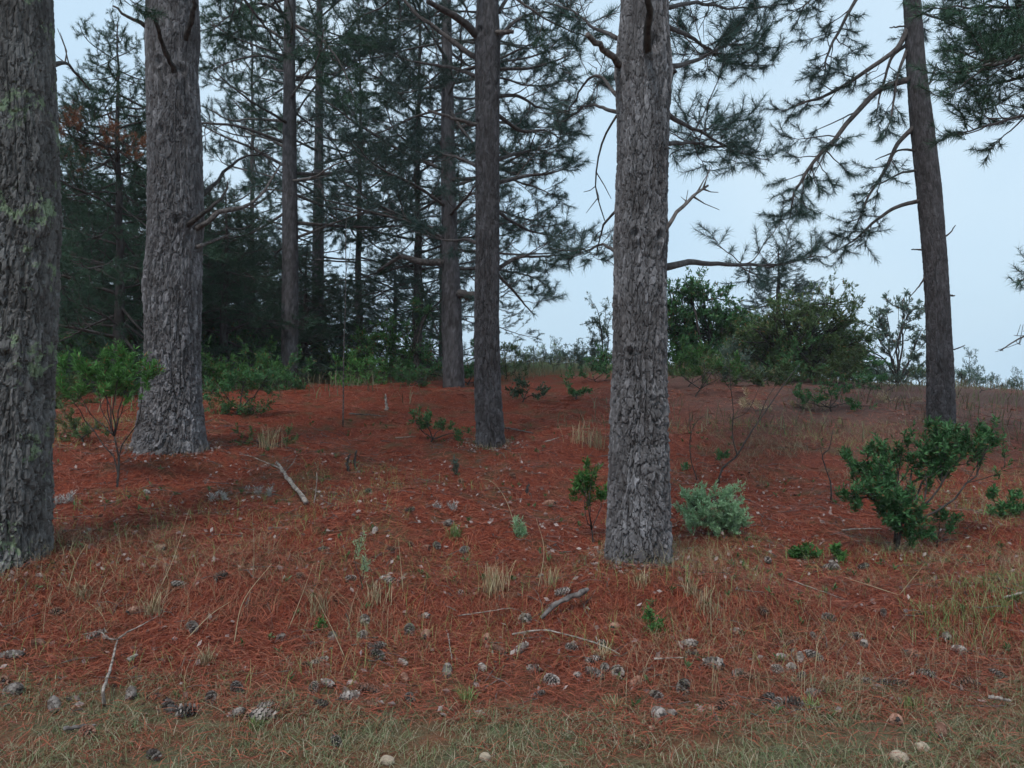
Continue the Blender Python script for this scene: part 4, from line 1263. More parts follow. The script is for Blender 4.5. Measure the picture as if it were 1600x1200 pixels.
shrub("broadleaf_tree", "dark undergrowth bush at far left behind the bright leafy shrub", "bush", (140, 612),
      [(110, 540, 44, 34), (165, 535, 44, 34), (210, 545, 34, 30), (150, 580, 70, 22)], "leaf_dark", D=16.5, seed=80, leaf=(0.08, 0.024), shoots=70, per=11, stem_r=0.04, hub=.3, grow=1.12, group=TR)
shrub("broadleaf_tree", "pale green grassy bush in the sky gap behind the slim middle pine", "bush", (815, 572),
      [(800, 555, 26, 16), (840, 556, 30, 14), (880, 558, 30, 14)], "leaf_olive", D=30, seed=81, leaf=(0.14, 0.02), shoots=60, per=12, up=.8, stem_r=0.03, hub=.3, grow=1.12, group=TR)
shrub("broadleaf_tree", "pale bush line over the crest beside the leaning pine's left", "bush", (1430, 606),
      [(1425, 575, 34, 20), (1380, 580, 34, 16), (1350, 578, 24, 18)], "leaf_grey", D=23, seed=82, leaf=(0.10, 0.02), shoots=70, per=10, up=.6, stem_r=0.03, hub=.3, grow=1.12, group=TR)
shrub("broadleaf_tree", "pale bush over the crest just right of the leaning pine", "bush", (1500, 606),
      [(1498, 578, 18, 22), (1512, 588, 20, 14)], "leaf_grey", D=24, seed=83, leaf=(0.10, 0.02), shoots=70, per=10, up=.6, stem_r=0.03, hub=.3, grow=1.12, group=TR)

shrub("broadleaf_tree", "dead grey brush with bare twigs at the foot of the thicket, left part", "bush", (1120, 600),
      [(1080, 575, 40, 16), (1130, 570, 44, 18), (1180, 580, 44, 14), (1230, 585, 44, 12)], "straw", D=16.5, seed=84, leaf=(0.07, 0.007), shoots=40, per=7, up=.9, stem_r=0.012, wmat="dead", group=TR)
shrub("broadleaf_tree", "olive bush tucked behind the leaning pine's left edge", "bush", (1435, 604),
      [(1430, 575, 26, 16), (1450, 580, 20, 14)], "leaf_olive", D=20.5, seed=85, leaf=(0.08, 0.022), shoots=60, per=10, stem_r=0.02, hub=.2, group=TR)
shrub("broadleaf_tree", "shaded green bush at the foot of the hazy thin pine", "bush", (480, 606),
      [(470, 575, 34, 22), (500, 580, 30, 18), (440, 580, 26, 20)], "leaf_dark", D=18.5, seed=86, leaf=(0.08, 0.022), shoots=60, per=10, stem_r=0.02, hub=.2, group=TR)
shrub("broadleaf_tree", "shaded bush at the foot of the dark two-stemmed looking pine", "bush", (730, 606),
      [(735, 580, 24, 24), (715, 590, 24, 16), (755, 590, 20, 16)], "leaf_dark", D=18.2, seed=87, leaf=(0.08, 0.022), shoots=60, per=10, stem_r=0.02, hub=.2, group=TR)
for k, (px, D, cl, mt_, lab) in enumerate([
        (330, 14.5, [(325, 575, 40, 30), (365, 585, 36, 26), (340, 610, 50, 18)], "leaf_green", "mid-green bush touching the broad pale trunk's right side"),
        (415, 15.5, [(400, 570, 34, 34), (430, 580, 30, 26), (410, 605, 44, 16)], "leaf_green", "green bush just left of the straight slender pine"),
        (560, 16.5, [(545, 575, 30, 24), (580, 580, 34, 20), (560, 598, 46, 12)], "leaf_green", "green bush at the red slope's top right of the thin bare pole"),
        (640, 16.2, [(625, 585, 32, 18), (660, 590, 34, 16)], "leaf_dark", "low dark bush edging the red slope left of the two-stemmed looking pine"),
        (790, 20, [(785, 560, 24, 28), (805, 575, 24, 18), (795, 540, 18, 20)], "leaf_olive", "pale olive bush just right of the slim middle pine"),
        (860, 24, [(850, 560, 34, 16), (890, 556, 34, 18), (920, 560, 26, 20)], "leaf_grey", "pale grey-green bushes low in the sky gap"),
        (930, 17.5, [(925, 575, 26, 20), (950, 560, 22, 30), (905, 585, 24, 12)], "leaf_dark", "dark green bush hugging the nearest trunk's left edge, far behind"),
        (95, 12.5, [(95, 600, 30, 26), (120, 620, 34, 20), (85, 635, 26, 20)], "leaf_olive", "olive bush right beside the lichen-patched trunk"),
        (190, 13.5, [(170, 590, 36, 26), (205, 600, 30, 22), (185, 618, 44, 12)], "leaf_green", "dark bush left beside the broad pale trunk"),
        (1180, 15.5, [(1165, 590, 34, 16), (1200, 598, 34, 14), (1225, 580, 26, 18)], "leaf_olive", "olive bush spilling down the slope below the thicket"),
        (1360, 16.5, [(1340, 590, 36, 14), (1380, 594, 30, 12)], "leaf_dark", "low green bush at the crest below the airy tree")]):
    shrub("leafy_bush", lab, "bush", (px, 600), cl, mt_, D=D, seed=400 + k, leaf=(0.075, 0.02), shoots=64, per=10, up=.5, stem_r=0.012, hub=.15, grow=1.2, group="undergrowth bushes along the crest")

for k, (px, D, cl, mt_, lab) in enumerate([
        (1070, 19, [(1050, 550, 40, 36), (1090, 555, 44, 34), (1070, 525, 40, 26), (1070, 585, 60, 16)], "leaf_dark", "dark understory of the thicket, left end beside the nearest trunk"),
        (1170, 19.5, [(1140, 550, 44, 36), (1185, 548, 44, 38), (1220, 560, 40, 30), (1180, 586, 70, 14)], "leaf_dark", "dark understory in the middle of the thicket"),
        (1290, 19.5, [(1260, 552, 44, 36), (1305, 550, 44, 36), (1340, 565, 36, 26), (1300, 588, 70, 12)], "leaf_dark", "dark understory of the thicket, right end before the airy tree"),
        (500, 21, [(470, 560, 40, 34), (515, 555, 40, 34), (555, 560, 40, 30)], "leaf_dark", "dark understory behind the thin bare pole"),
        (370, 20, [(330, 550, 44, 36), (375, 550, 44, 36), (415, 555, 40, 32)], "leaf_dark", "dark understory deep behind the broken pale limb"),
        (150, 20, [(110, 550, 44, 38), (155, 550, 44, 38), (200, 555, 40, 32)], "leaf_dark", "dark understory deep behind the bright leafy shrub"),
        (660, 21, [(620, 560, 40, 32), (660, 560, 40, 32), (740, 565, 34, 28)], "leaf_dark", "dark understory behind the two-stemmed looking pine")]):
    shrub("leafy_bush", lab, "bush", (px, 600), cl, mt_, D=D, seed=450 + k, leaf=(0.10, 0.034), shoots=58, per=11, up=.4, stem_r=0.02, hub=.15, grow=1.2, group="undergrowth bushes along the crest")

for k, (px, D, cl, mt_, lab) in enumerate([
        (1075, 15.8, [(1060, 578, 34, 20), (1095, 582, 36, 16), (1120, 570, 28, 22)], "leaf_olive", "olive scrub at the thicket's front edge, beside the nearest trunk"),
        (1150, 16.4, [(1140, 575, 34, 22), (1175, 580, 34, 18), (1155, 550, 30, 24)], "leaf_grey", "grey-green scrub at the thicket's front edge, left of its middle"),
        (1235, 16.6, [(1225, 572, 36, 24), (1262, 580, 34, 18), (1240, 545, 30, 24)], "leaf_dark", "dark scrub at the thicket's front edge, in its middle"),
        (1305, 16.8, [(1300, 575, 34, 24), (1335, 582, 34, 16), (1320, 552, 28, 24)], "leaf_olive", "olive scrub at the thicket's front edge, right of its middle"),
        (1385, 17.5, [(1375, 585, 30, 12), (1410, 588, 30, 10), (1440, 585, 24, 14)], "leaf_grey", "low grey-green scrub on the crest under the airy tree"),
        (1530, 18, [(1520, 594, 34, 8), (1570, 598, 34, 8)], "leaf_grey", "low grey scrub along the crest right of the leaning pine"),
        (1255, 13.6, [(1240, 630, 24, 10), (1275, 640, 24, 10)], "straw", "dry brown scrub on the slope below the thicket"),
        (1180, 13.0, [(1165, 630, 26, 14), (1200, 638, 24, 12)], "straw", "dry brown scrub on the slope right behind the nearest trunk"),
        (1390, 14.5, [(1375, 622, 30, 8), (1415, 630, 26, 8)], "straw", "dry brown scrub on the slope left of the leaning pine's foot")]):
    shrub("leafy_bush", lab, "bush", (px, 600), cl, mt_, D=D, seed=480 + k, leaf=(0.07, 0.018) if mt_ != "straw" else (0.07, 0.007), shoots=62, per=10, up=.55, stem_r=0.010, hub=.12,
          wmat="dead" if mt_ == "straw" else "darkwood", grow=1.15, group="scrub on the right-hand slope")

# ------------------------------------------------------------------ bare saplings, pole, sticks
def sticks(name, label, cat, lines, mat, group=None, D=None, base=None):
    """lines: list of ([(px, py, D)...], r0, r1); the first is the main stem, the rest are parts of the same thing."""
    base = np.asarray(base if base is not None else W(*lines[0][0][0]))
    root = thing(name, label, cat, base, group)
    for k, (pl, r0, r1) in enumerate(lines):
        rng = np.random.default_rng(int(abs(base[0]) * 1000) + k)
        q = crom([W(*p) - base for p in pl], 14)
        q[1:-1] += rng.normal(0, r0 * 0.16, (12, 3))
        mb = MB()
        rr = 0.68 * np.linspace(r0, r1, 14) * rng.uniform(0.78, 1.2, 14)
        rr[-1] *= 0.45
        mb.tube(q, rr, 7)
        link("stem" if k == 0 else "twig", mb.mesh("stem", M[mat]), root)
    return root


def lay(px, py, lift=0.02):
    """Photo pixel on the ground -> (px, py, D) with a little lift."""
    g = hit(px, py)
    return (px, 600 - (g[2] + lift - EYE) / g[1] * F_PX, g[1])


gd = hit(536, 667)
Dp = gd[1]
sticks("bare_pole", "tall thin bare sapling pole standing upright left of centre", "dead sapling",
       [([(536, 670, Dp), (537, 560, Dp), (540, 450, Dp), (541, 340, Dp)], 0.017, 0.008), ([(540, 430, Dp), (546, 400, Dp), (549, 370, Dp)], 0.006, 0.003)], "dead")
g1 = hit(1126, 756); d1 = g1[1]
sticks("bare_sapling", "forked bare dark sapling rising behind the sage bush", "dead sapling",
       [([(1121, 760, d1), (1130, 730, d1), (1152, 712, d1), (1170, 680, d1), (1205, 630, d1 + .2), (1240, 580, d1 + .4), (1252, 565, d1 + .5)], 0.022, 0.006),
        ([(1152, 712, d1), (1144, 680, d1), (1146, 640, d1), (1141, 600, d1), (1139, 560, d1)], 0.013, 0.005),
        ([(1146, 655, d1), (1170, 640, d1), (1192, 592, d1)], 0.007, 0.003), ([(1185, 655, d1 + .1), (1200, 620, d1 + .1), (1215, 600, d1 + .1)], 0.007, 0.003),
        ([(1142, 610, d1), (1128, 590, d1), (1120, 580, d1)], 0.005, 0.003)], "darkwood", "bare saplings")
g1 = hit(1090, 750); d1 = g1[1]
sticks("bare_sapling", "thin bare dark sapling left of the forked one behind the sage bush", "dead sapling",
       [([(1090, 752, d1), (1080, 720, d1), (1078, 690, d1), (1084, 665, d1), (1102, 648, d1)], 0.012, 0.004), ([(1080, 690, d1), (1078, 660, d1), (1076, 635, d1)], 0.006, 0.003)], "darkwood", "bare saplings")
g1 = hit(1298, 782); d1 = g1[1]
sticks("bare_sapling", "short curved bare dark sapling left of the dark leafy shrub", "dead sapling",
       [([(1298, 784, d1), (1298, 755, d1), (1289, 730, d1), (1285, 712, d1), (1296, 700, d1), (1301, 672, d1)], 0.014, 0.006), ([(1285, 712, d1), (1282, 700, d1)], 0.006, 0.003)], "darkwood", "bare saplings")
for k, (px, py, h, lab) in enumerate([(545, 735, 26, "short dark dead stump sticks on the red needles, left of centre"), (556, 733, 30, "short dark dead stick just right of the stump sticks, left of centre"),
                                      (825, 772, 16, "short dark stump stick on the red needles right of centre")]):
    g1 = hit(px, py); d1 = g1[1]
    sticks("dead_stump", lab, "stump", [([(px, py + 4, d1), (px - 2, py - h * .5, d1), (px + 2, py - h, d1)], 0.028, 0.015)], "darkwood")
# fallen branches
a, b_, c_, d_ = lay(478, 790, .03), lay(455, 766, .08), lay(440, 748, .10), lay(432, 738, .12)
sticks("fallen_branch", "pale bleached fallen branch with side twigs lying left of centre", "fallen branch",
       [([a, b_, c_, d_], 0.034, 0.022), ([(c_[0], c_[1], c_[2]), (405, c_[1] - 15, c_[2] + .1), (374, c_[1] - 26, c_[2] + .2)], 0.012, 0.005),
        ([(c_[0] + 6, c_[1] + 4, c_[2]), (458, c_[1] - 10, c_[2]), (464, c_[1] - 22, c_[2])], 0.008, 0.004)], "pale", "fallen sticks")
a = lay(491, 786, 0)
sticks("fallen_branch", "thin upright pale stick right beside the fallen pale branch", "stick", [([a, (494, 765, a[2]), (495, 738, a[2])], 0.010, 0.006)], "pale", "fallen sticks")
a, b_ = lay(846, 978, .05), lay(920, 953, .14)
sticks("fallen_branch", "weathered grey-brown log piece lying among needles left below the nearest trunk", "fallen branch",
       [([a, lay(870, 968, .10), lay(895, 962, .12), b_], 0.022, 0.030)], "dead", "fallen sticks")
a = lay(163, 1106, .01); j = lay(184, 1022, .08)
sticks("forked_twig", "pale forked twig standing in needles at the lower left", "stick",
       [([a, (161, 1078, a[2]), (172, 1045, (a[2] + j[2]) / 2), j], 0.012, 0.009), ([j, (168, j[1] - 2, j[2]), (155, j[1] - 12, j[2]), (128, j[1] - 8, j[2])], 0.008, 0.004),
        ([j, (200, j[1] - 12, j[2]), (220, j[1] - 22, j[2] + .1), (250, j[1] - 38, j[2] + .2)], 0.009, 0.003)], "pale", "fallen sticks")
for k, (pts, r, lab) in enumerate([
        ([(800, 1000), (850, 994), (890, 1002), (940, 1018), (968, 1032)], .009, "long thin pale arched twig on needles below the weathered log"),
        ([(1022, 1040), (1068, 1038)], .008, "short straight pale twig among the cones, lower centre right"),
        ([(788, 672), (812, 676), (834, 681)], .022, "grey fallen stick just right of the slim middle pine's foot"),
        ([(852, 694), (874, 688)], .016, "short pale stick on the red slope below the grey fallen stick"),
        ([(545, 650), (575, 652), (605, 654)], .016, "grey fallen stick on the red slope, far left of the slim middle pine"),
        ([(618, 688), (650, 686)], .010, "thin pale stick in front of the low dark green bush"),
        ([(1316, 834), (1345, 833), (1378, 832)], .012, "pale straight stick poking left from the dark leafy shrub"),
        ([(1568, 942), (1600, 934)], .014, "pale stick at the right edge above the green grass"),
        ([(1545, 1100), (1580, 1106)], .016, "pale weathered wood chip at the lower right"),
        ([(100, 1152), (150, 1146)], .014, "grey bark strip lying at the lower left corner"),
        ([(1230, 912), (1265, 925), (1320, 945)], .006, "thin straw-pale twig on the bank below the sprout clusters"),
        ([(700, 1000), (706, 1040)], .006, "thin pale upright twig among cones below centre"),
        ([(716, 972), (800, 960)], .006, "thin dry twig lying above the cones at centre"),
        ([(200, 1042), (215, 1034)], .020, "pale broken wood chip beside the forked twig")]):
    mid = [lay(x, y, .035) for x, y in pts]
    sticks("fallen_stick", lab, "stick", [(mid, r, r * 0.6)], "pale" if k not in (2, 4, 9) else "dead", "fallen sticks")
g1 = hit(603, 640)
sticks("dead_stump", "pale pointed splinter standing on the far red slope", "stump", [([(604, 642, g1[1]), (603, 628, g1[1]), (602, 615, g1[1])], 0.05, 0.012)], "pale")

# ------------------------------------------------------------------ pine cones
def cone_mesh(open_, L, R, seed):
    rng = np.random.default_rng(seed)
    mb = MB()
    n = 13
    t = np.linspace(0, 1, n)
    prof = np.sin(np.pi * np.clip(t * 0.93 + 0.035, 0, 1)) ** 0.62 * (1.0 - 0.32 * t)
    ax = np.stack([(t - 0.5) * L, np.zeros(n), np.zeros(n)], 1)
    mb.tube(ax, np.maximum(prof * R * (0.56 if open_ else 0.74), 0.002), 10)
    m_ = 52
    k = np.arange(m_)
    tt = (k + 0.5) / m_ * 0.94 + 0.03
    an = k * 2.39996
    pr = np.interp(tt, t, prof) * R
    rad = np.stack([np.zeros(m_), np.cos(an), np.sin(an)], 1)
    tan = np.stack([np.zeros(m_), -np.sin(an), np.cos(an)], 1)
    fw = np.array([1.0, 0, 0])
    cen = np.stack([(tt - 0.5) * L, np.zeros(m_), np.zeros(m_)], 1) + rad * (pr * (0.60 if open_ else 0.80))[:, None]
    w = (R * 0.36 * (0.5 + 0.8 * np.interp(tt, t, prof)))[:, None]
    lift = (0.66 if open_ else 0.34) * R
    tip = cen + rad * lift + fw * (0.045 if open_ else 0.10) * L + rng.normal(0, R * .03, (m_, 3))
    lo = tip - rad * lift * 0.5 + fw * 0.01 * L
    v = np.stack([cen - tan * w * .6, cen + tan * w * .6, tip + tan * w, tip + rad * lift * .22, tip - tan * w, lo], 1).reshape(-1, 3)
    q = np.arange(m_)[:, None] * 6
    f = np.concatenate([q + np.array([[0, 1, 2]]), q + np.array([[0, 2, 3]]), q + np.array([[0, 3, 4]]), q + np.array([[4, 3, 2]]), q + np.array([[4, 2, 5]]), q + np.array([[0, 4, 5]]), q + np.array([[1, 5, 2]])])
    mb.add(v, f)
    return mb


def cone_mat(name, lo, hi):
    m, nt, b, out = new_mat(name)
    g = nt.nodes.new("ShaderNodeNewGeometry")
    oi = nt.nodes.new("ShaderNodeObjectInfo")
    c = ramp(nt, [(0.0, lo), (1.0, hi)], g.outputs["Random Per Island"])
    n = noise(nt, 90, 4, g.outputs["Position"])
    c = mixc(nt, 0.6, c, ramp(nt, [(0.3, (0.5, 0.48, 0.46)), (0.7, (1.25, 1.25, 1.25))], n), 'MULTIPLY')
    hv = nt.nodes.new("ShaderNodeHueSaturation")
    mr = nt.nodes.new("ShaderNodeMapRange")
    mr.inputs[3].default_value, mr.inputs[4].default_value = 0.65, 1.3
    nt.links.new(oi.outputs["Random"], mr.inputs[0])
    nt.links.new(mr.outputs[0], hv.inputs["Value"])
    nt.links.new(c, hv.inputs["Color"])
    nt.links.new(hv.outputs[0], b.inputs["Base Color"])
    return m


M["cone_grey"] = cone_mat("weathered_grey_cone", (0.12, 0.092, 0.08), (0.37, 0.32, 0.29))
M["cone_dark"] = cone_mat("dark_open_cone", (0.05, 0.035, 0.03), (0.34, 0.29, 0.26))
M["cone_brown"] = cone_mat("brown_cone", (0.16, 0.075, 0.05), (0.34, 0.19, 0.14))
CONES = {}
for kind, op, mt_ in (("grey", False, "cone_grey"), ("dark", True, "cone_dark"), ("brown", False, "cone_brown")):
    CONES[kind] = [cone_mesh(op, 0.102 + 0.014 * s, 0.027 + 0.004 * (s % 2), 5 + s).mesh("pine_cone_" + kind, M[mt_], False) for s in range(3)]
    for me in CONES[kind]:   # inner axis: darker brown wood, which also paints in shade between the weathered scales
        me.materials.append(M["darkwood"])
        idx = np.zeros(len(me.polygons), np.int32); idx[:122] = 1
        me.polygons.foreach_set("material_index", idx)
CG = "pine cones scattered on the needles"
SPECIAL = {(205, 1090): ("grey", "grey pine cone below the pale forked twig"), (265, 1113): ("dark", "pale-tipped open pine cone in the lower left, right of the forked twig"),
           (85, 1110): ("grey", "large pale pine cone at the lower left"), (545, 1096): ("grey", "palest smooth pine cone at lower centre left"),
           (630, 1041): ("grey", "upright pale pine cone tilted in the needles at centre"), (1271, 1088): ("dark", "upright striped pine cone at the lower right, above the mown grass"),
           (838, 1092): ("grey", "broad grey pine cone at the edge of the mown grass, centre"), (1030, 1123): ("grey", "long pale pine cone lying at the grass edge below the nearest trunk"),
           (1400, 1132): ("brown", "reddish pine cone half sunk in the verge at the lower right"), (1470, 1150): ("brown", "brown pine cone above the pale stones at the lower right"),
           (1360, 1072): ("grey", "pale pine cone, left of a touching pair at the lower right"), (1390, 1077): ("dark", "dark pine cone, right of a touching pair at the lower right"),
           (1237, 1048): ("dark", "open pine cone with white-tipped scales in a right-hand cluster"), (965, 1057): ("dark", "dark round open pine cone end facing out below the weathered log"),
           (500, 1107): ("dark", "dark open pine cone at lower centre left with a green sprig beside it"), (1068, 1082): ("dark", "open pine cone left of the round pale stone"),
           (525, 1165): ("grey", "pine cone alone in the mown grass at the bottom, left of centre"), (240, 1185): ("dark", "dark open pine cone at the bottom edge, left"),
           (1515, 1075): ("brown", "pinkish brown pine cone near the right edge")}
MORE = [(293, 1118), (370, 1083), (330, 1095), (20, 1030), (5, 1072), (22, 1086), (135, 1152), (370, 1120), (395, 1124), (85, 965), (250, 862), (345, 905), (280, 918), (520, 1000), (567, 996), (570, 973),
        (640, 990), (665, 998), (590, 1016), (588, 1029), (633, 1066), (580, 1085), (583, 1108), (640, 1096), (513, 1073), (490, 1081), (412, 1112), (438, 1112), (410, 1128), (480, 1046), (497, 1040), (699, 1057),
        (755, 1048), (780, 1021), (665, 968), (642, 855), (665, 858), (682, 856), (727, 865), (505, 862), (550, 908), (600, 908), (612, 914), (832, 1050), (860, 1070), (895, 1018), (927, 1035), (945, 1050), (930, 1059),
        (902, 1062), (991, 1073), (1025, 1092), (1050, 1121), (1082, 1027), (1115, 1044), (1075, 1012), (820, 974), (812, 1020), (1175, 1063), (1198, 1103), (1153, 1058), (1220, 1033), (1252, 1062), (1215, 1052),
        (1272, 1032), (1250, 1033), (1270, 997), (1335, 1000), (1350, 1010), (1412, 1081), (1445, 1060), (1425, 1027), (1215, 1105), (1240, 1107), (1297, 970), (1350, 889), (1305, 889), (1296, 891), (760, 1000), (720, 930),
        (845, 905), (880, 930), (440, 1000), (300, 985), (210, 960), (150, 1000), (60, 1010), (1500, 1020), (1560, 1060), (1380, 960), (1190, 960), (1150, 990), (960, 985), (700, 820), (640, 800), (575, 770), (230, 772),
        (520, 775), (800, 745), (860, 790), (1200, 880), (1480, 1000), (720, 755), (610, 865), (585, 835), (470, 905), (1235, 1010), (1130, 1110), (940, 1012)]
rc = np.random.default_rng(77)


def put_cone(px, py, kind, label, gname=CG):
    g = hit(px, py)
    me = CONES[kind][rc.integers(3)]
    o = link("pine_cone", me)
    s = rc.uniform(0.7, 1.12)
    o.rotation_euler = (rc.uniform(0, 6.28), rc.uniform(-0.45, 0.45), rc.uniform(0, 6.28))
    o.location = (g[0], g[1], g[2] + 0.021 * s)
    o.scale = (s, s, s)
    tag(o, label, "pine cone", gname)


for (px, py), (kind, lab) in SPECIAL.items():
    put_cone(px, py, kind, lab)
LAND = {"pale forked twig": (165, 1050), "lichen-patched trunk's foot": (60, 885), "weathered log piece": (885, 962), "long arched twig": (885, 1000), "upright grey weed": (565, 900),
        "tall wispy straw tuft": (770, 900), "nearest trunk's foot": (1000, 892), "round cream stone": (1113, 1110), "green grass patch": (1480, 960), "two bright sprout clusters": (1282, 865),
        "fallen pale branch": (455, 765), "silver plant at centre": (690, 792), "dome-shaped grass tuft": (712, 830), "palest smooth cone": (545, 1096), "upright tilted pale cone": (630, 1041),
        "upright striped cone": (1271, 1088), "broad grey cone at the grass edge": (838, 1092), "touching cone pair": (1375, 1075), "white-tipped open cone": (1237, 1048), "dark round cone end": (965, 1057),
        "bright weed below the trunk": (1022, 975), "large pale cone at lower left": (85, 1110), "grey cone under the forked twig": (205, 1090), "sage bush": (1118, 838), "pinkish cone near the right edge": (1515, 1075),
        "small weed among the cones": (508, 975), "thin pale upright twig": (703, 1020), "seedling at centre": (808, 825), "wide dry grass tuft at left": (240, 955), "long pale cone at the grass edge": (1030, 1123)}
KIND = [("grey", "grey", "dark", "brown")[rc.integers(4)] for _ in MORE]
pairs = sorted((math.hypot(px - lx, (py - ly) * 1.6), k, nm) for k, (px, py) in enumerate(MORE) for nm, (lx, ly) in LAND.items())
LOOK = {"grey": "weathered grey pine cone", "dark": "dark open pine cone", "brown": "reddish brown pine cone"}
NAMED, used = {}, set()
for dist, k, nm in pairs:
    if k in NAMED or dist > 420:
        continue
    dx, dy = MORE[k][0] - LAND[nm][0], (MORE[k][1] - LAND[nm][1]) * 1.6
    side = ("right of" if dx > 0 else "left of") if abs(dx) > abs(dy) else ("in front of" if dy > 0 else "behind")
    key = (KIND[k], side, nm)
    if key not in used:
        used.add(key)
        NAMED[k] = "%s nearest %s the %s" % (LOOK[KIND[k]], side, nm)
for k, (px, py) in enumerate(MORE):
    put_cone(px, py, KIND[k], NAMED.get(k, LOOK[KIND[k]] + " lying loose among the red needles"))

# ------------------------------------------------------------------ stones
def stone(px, py, rpx, label, col, seed):
    rng = np.random.default_rng(seed)
    g = hit(px, py)
    r = 0.8 * rpx / F_PX * g[1]
    nu_, nv_ = 18, 11
    u, v = np.meshgrid(np.arange(nu_) / nu_ * 2 * np.pi, np.linspace(0.02, np.pi - 0.02, nv_))
    d = np.stack([np.cos(u) * np.sin(v), np.sin(u) * np.sin(v), np.cos(v)], -1)
    k = 1 + 0.5 * (fbm(d[..., 0] * 1.7 + seed, d[..., 1] * 1.7 + d[..., 2] * 1.3, seed, 3) - 0.5)
    p = d * k[..., None] * np.array([r, r * 0.9, r * 0.62])
    i = np.arange(nv_ - 1)[:, None] * nu_; j = np.arange(nu_)[None, :]
    mb = MB()
    mb.add(p, np.stack([i + j, i + nu_ + j, i + nu_ + (j + 1) % nu_, i + (j + 1) % nu_], -1).reshape(-1, 4))
    m, nt, b, out = new_mat("pale_stone")
    n = noise(nt, 40, 6, geo_pos(nt), 0.65)
    nt.links.new(ramp(nt, [(0.3, tuple(c * 0.55 for c in col)), (0.65, col)], n), b.inputs["Base Color"])
    bump(nt, b, n, 0.6, 0.01)
    o = link("stone", mb.mesh("stone", m), None, (g[0], g[1], g[2] + r * 0.25))
    o.rotation_euler = (0, 0, rng.uniform(0, 6))
    tag(o, label, "stone", "pale stones in the verge")


ST = (0.46, 0.36, 0.27)
for k, (px, py, r, lab) in enumerate([(1113, 1110, 10, "small round cream stone on the needles below the sage bush"), (1405, 1188, 18, "largest cream stone at the bottom edge, right"),
                                      (1441, 1172, 14, "cream stone just above right of the largest bottom stone"), (606, 1192, 15, "cream stone at the bottom edge, left of centre"),
                                      (757, 1188, 13, "flat cream stone at the bottom edge, centre"), (1018, 1140, 7, "tiny pale stone in the mown grass, right of centre"),
                                      (555, 1095, 6, "tiny peach stone between pine cones, left of centre")]):
    stone(px, py, r, lab, ST, 7 + k)

# ------------------------------------------------------------------ grass and needle litter
def blades(mb, P, rng, h, w, lean, curl=0.5, az=None):
    """Curved tapering blades rooted at P (k,3); h heights (k,)."""
    k = len(P)
    az = rng.uniform(0, 2 * np.pi, k) if az is None else az
    d = np.stack([np.cos(az), np.sin(az), np.zeros(k)], 1)
    s = np.stack([-np.sin(az), np.cos(az), np.zeros(k)], 1) * (w * 0.5)[:, None]
    ln = (lean * h)[:, None]
    up = np.array([0, 0, 1.0])
    m1 = P + up * (h * 0.45)[:, None] + d * ln * 0.22
    m2 = P + up * (h * 0.82)[:, None] + d * ln * 0.6
    tip = P + up * (h * (1 - curl * np.minimum(lean, 1.5) * 0.35))[:, None] + d * ln
    v = np.stack([P - s, P + s, m1 - s * .8, m1 + s * .8, m2 - s * .5, m2 + s * .5, tip], 1).reshape(-1, 3)
    q = np.arange(k)[:, None] * 7
    mb.add(v, np.concatenate([q + np.array([[0, 1, 3, 2]]), q + np.array([[2, 3, 5, 4]])]))
    mb.f.append(np.concatenate([q + np.array([[4, 5, 6]])]) + (mb.n - len(v)))


def field(n, y0, y1, margin, rng, px=None):
    """n random ground points ahead of the camera between two distances (even on the ground), wider than the view."""
    y = np.sqrt(rng.uniform(y0 ** 2, y1 ** 2, n))
    half = 800 / F_PX * margin
    x = y * rng.uniform(-half, half, n) if px is None else y * (rng.uniform(px[0], px[1], n) - 800) / F_PX
    return x, y


def to3(x, y, lift=0.0):
    return np.stack([x, y, ground(x, y) + lift], 1)


rg = np.random.default_rng(5)
# mown verge in front
x, y = field(62000, 2.9, 4.6, 1.45, rg)
den = fbm(x * 1.3, y * 1.3, 70, 3)
edge = 4.03 + (den - 0.5) * 1.3
keep = (y < edge) & (rg.uniform(0, 1, len(x)) < np.clip((fbm(x * 2.6, y * 2.6, 71, 3) - 0.28) * 5.0, 0.08, 1))
x, y = x[keep], y[keep]
mb = MB()
hh = rg.uniform(0.012, 0.05, len(x)) * (0.6 + 0.9 * fbm(x * 2.5, y * 2.5, 73, 2))
blades(mb, to3(x, y), rg, hh, rg.uniform(.002, .004, len(x)), rg.uniform(0.3, 3.0, len(x)))
o = link("grass_verge", mb.mesh("grass_verge", M["grass_mown"], False))
tag(o, "short tan and green mown grass along the front edge", "grass", kind="stuff")
# thin grass over the slope, in drifts
x, y = field(70000, 3.9, 12.5, 1.3, rg)
den = fbm(x * 0.75 + 4, y * 0.75, 90, 4) * 0.7 + fbm(x * 4, y * 4, 91, 2) * 0.3
bank = np.exp(-((y - 5.4) / 0.9) ** 2) * 0.13
up_ = np.clip((y - 6.0) / 1.2, 0, 1) * np.clip((4.5 - x) / 2.5, 0.4, 1) * 0.15
keep = den + bank - up_ > 0.575
x, y = x[keep], y[keep]
mb = MB()
hh = rg.uniform(0.05, 0.20, len(x)) * (0.7 + 0.5 * fbm(x, y, 95, 2))
blades(mb, to3(x, y), rg, hh, rg.uniform(.0011, .0023, len(x)) * (0.8 + y * 0.06), rg.uniform(0.3, 2.4, len(x)))
for fx_, fy_, fr_, fh_ in FEET:   # wisps round the trunk feet
    an_ = rg.uniform(0, 6.28, 260); rr_ = fr_ + 0.02 + np.abs(rg.normal(0, .10, 260))
    q_ = to3(fx_ + rr_ * np.cos(an_), fy_ + rr_ * np.sin(an_))
    blades(mb, q_, rg, rg.uniform(.03, .14, 260), rg.uniform(.0014, .0026, 260) * (0.8 + fy_ * .06), rg.uniform(.3, 2.2, 260))
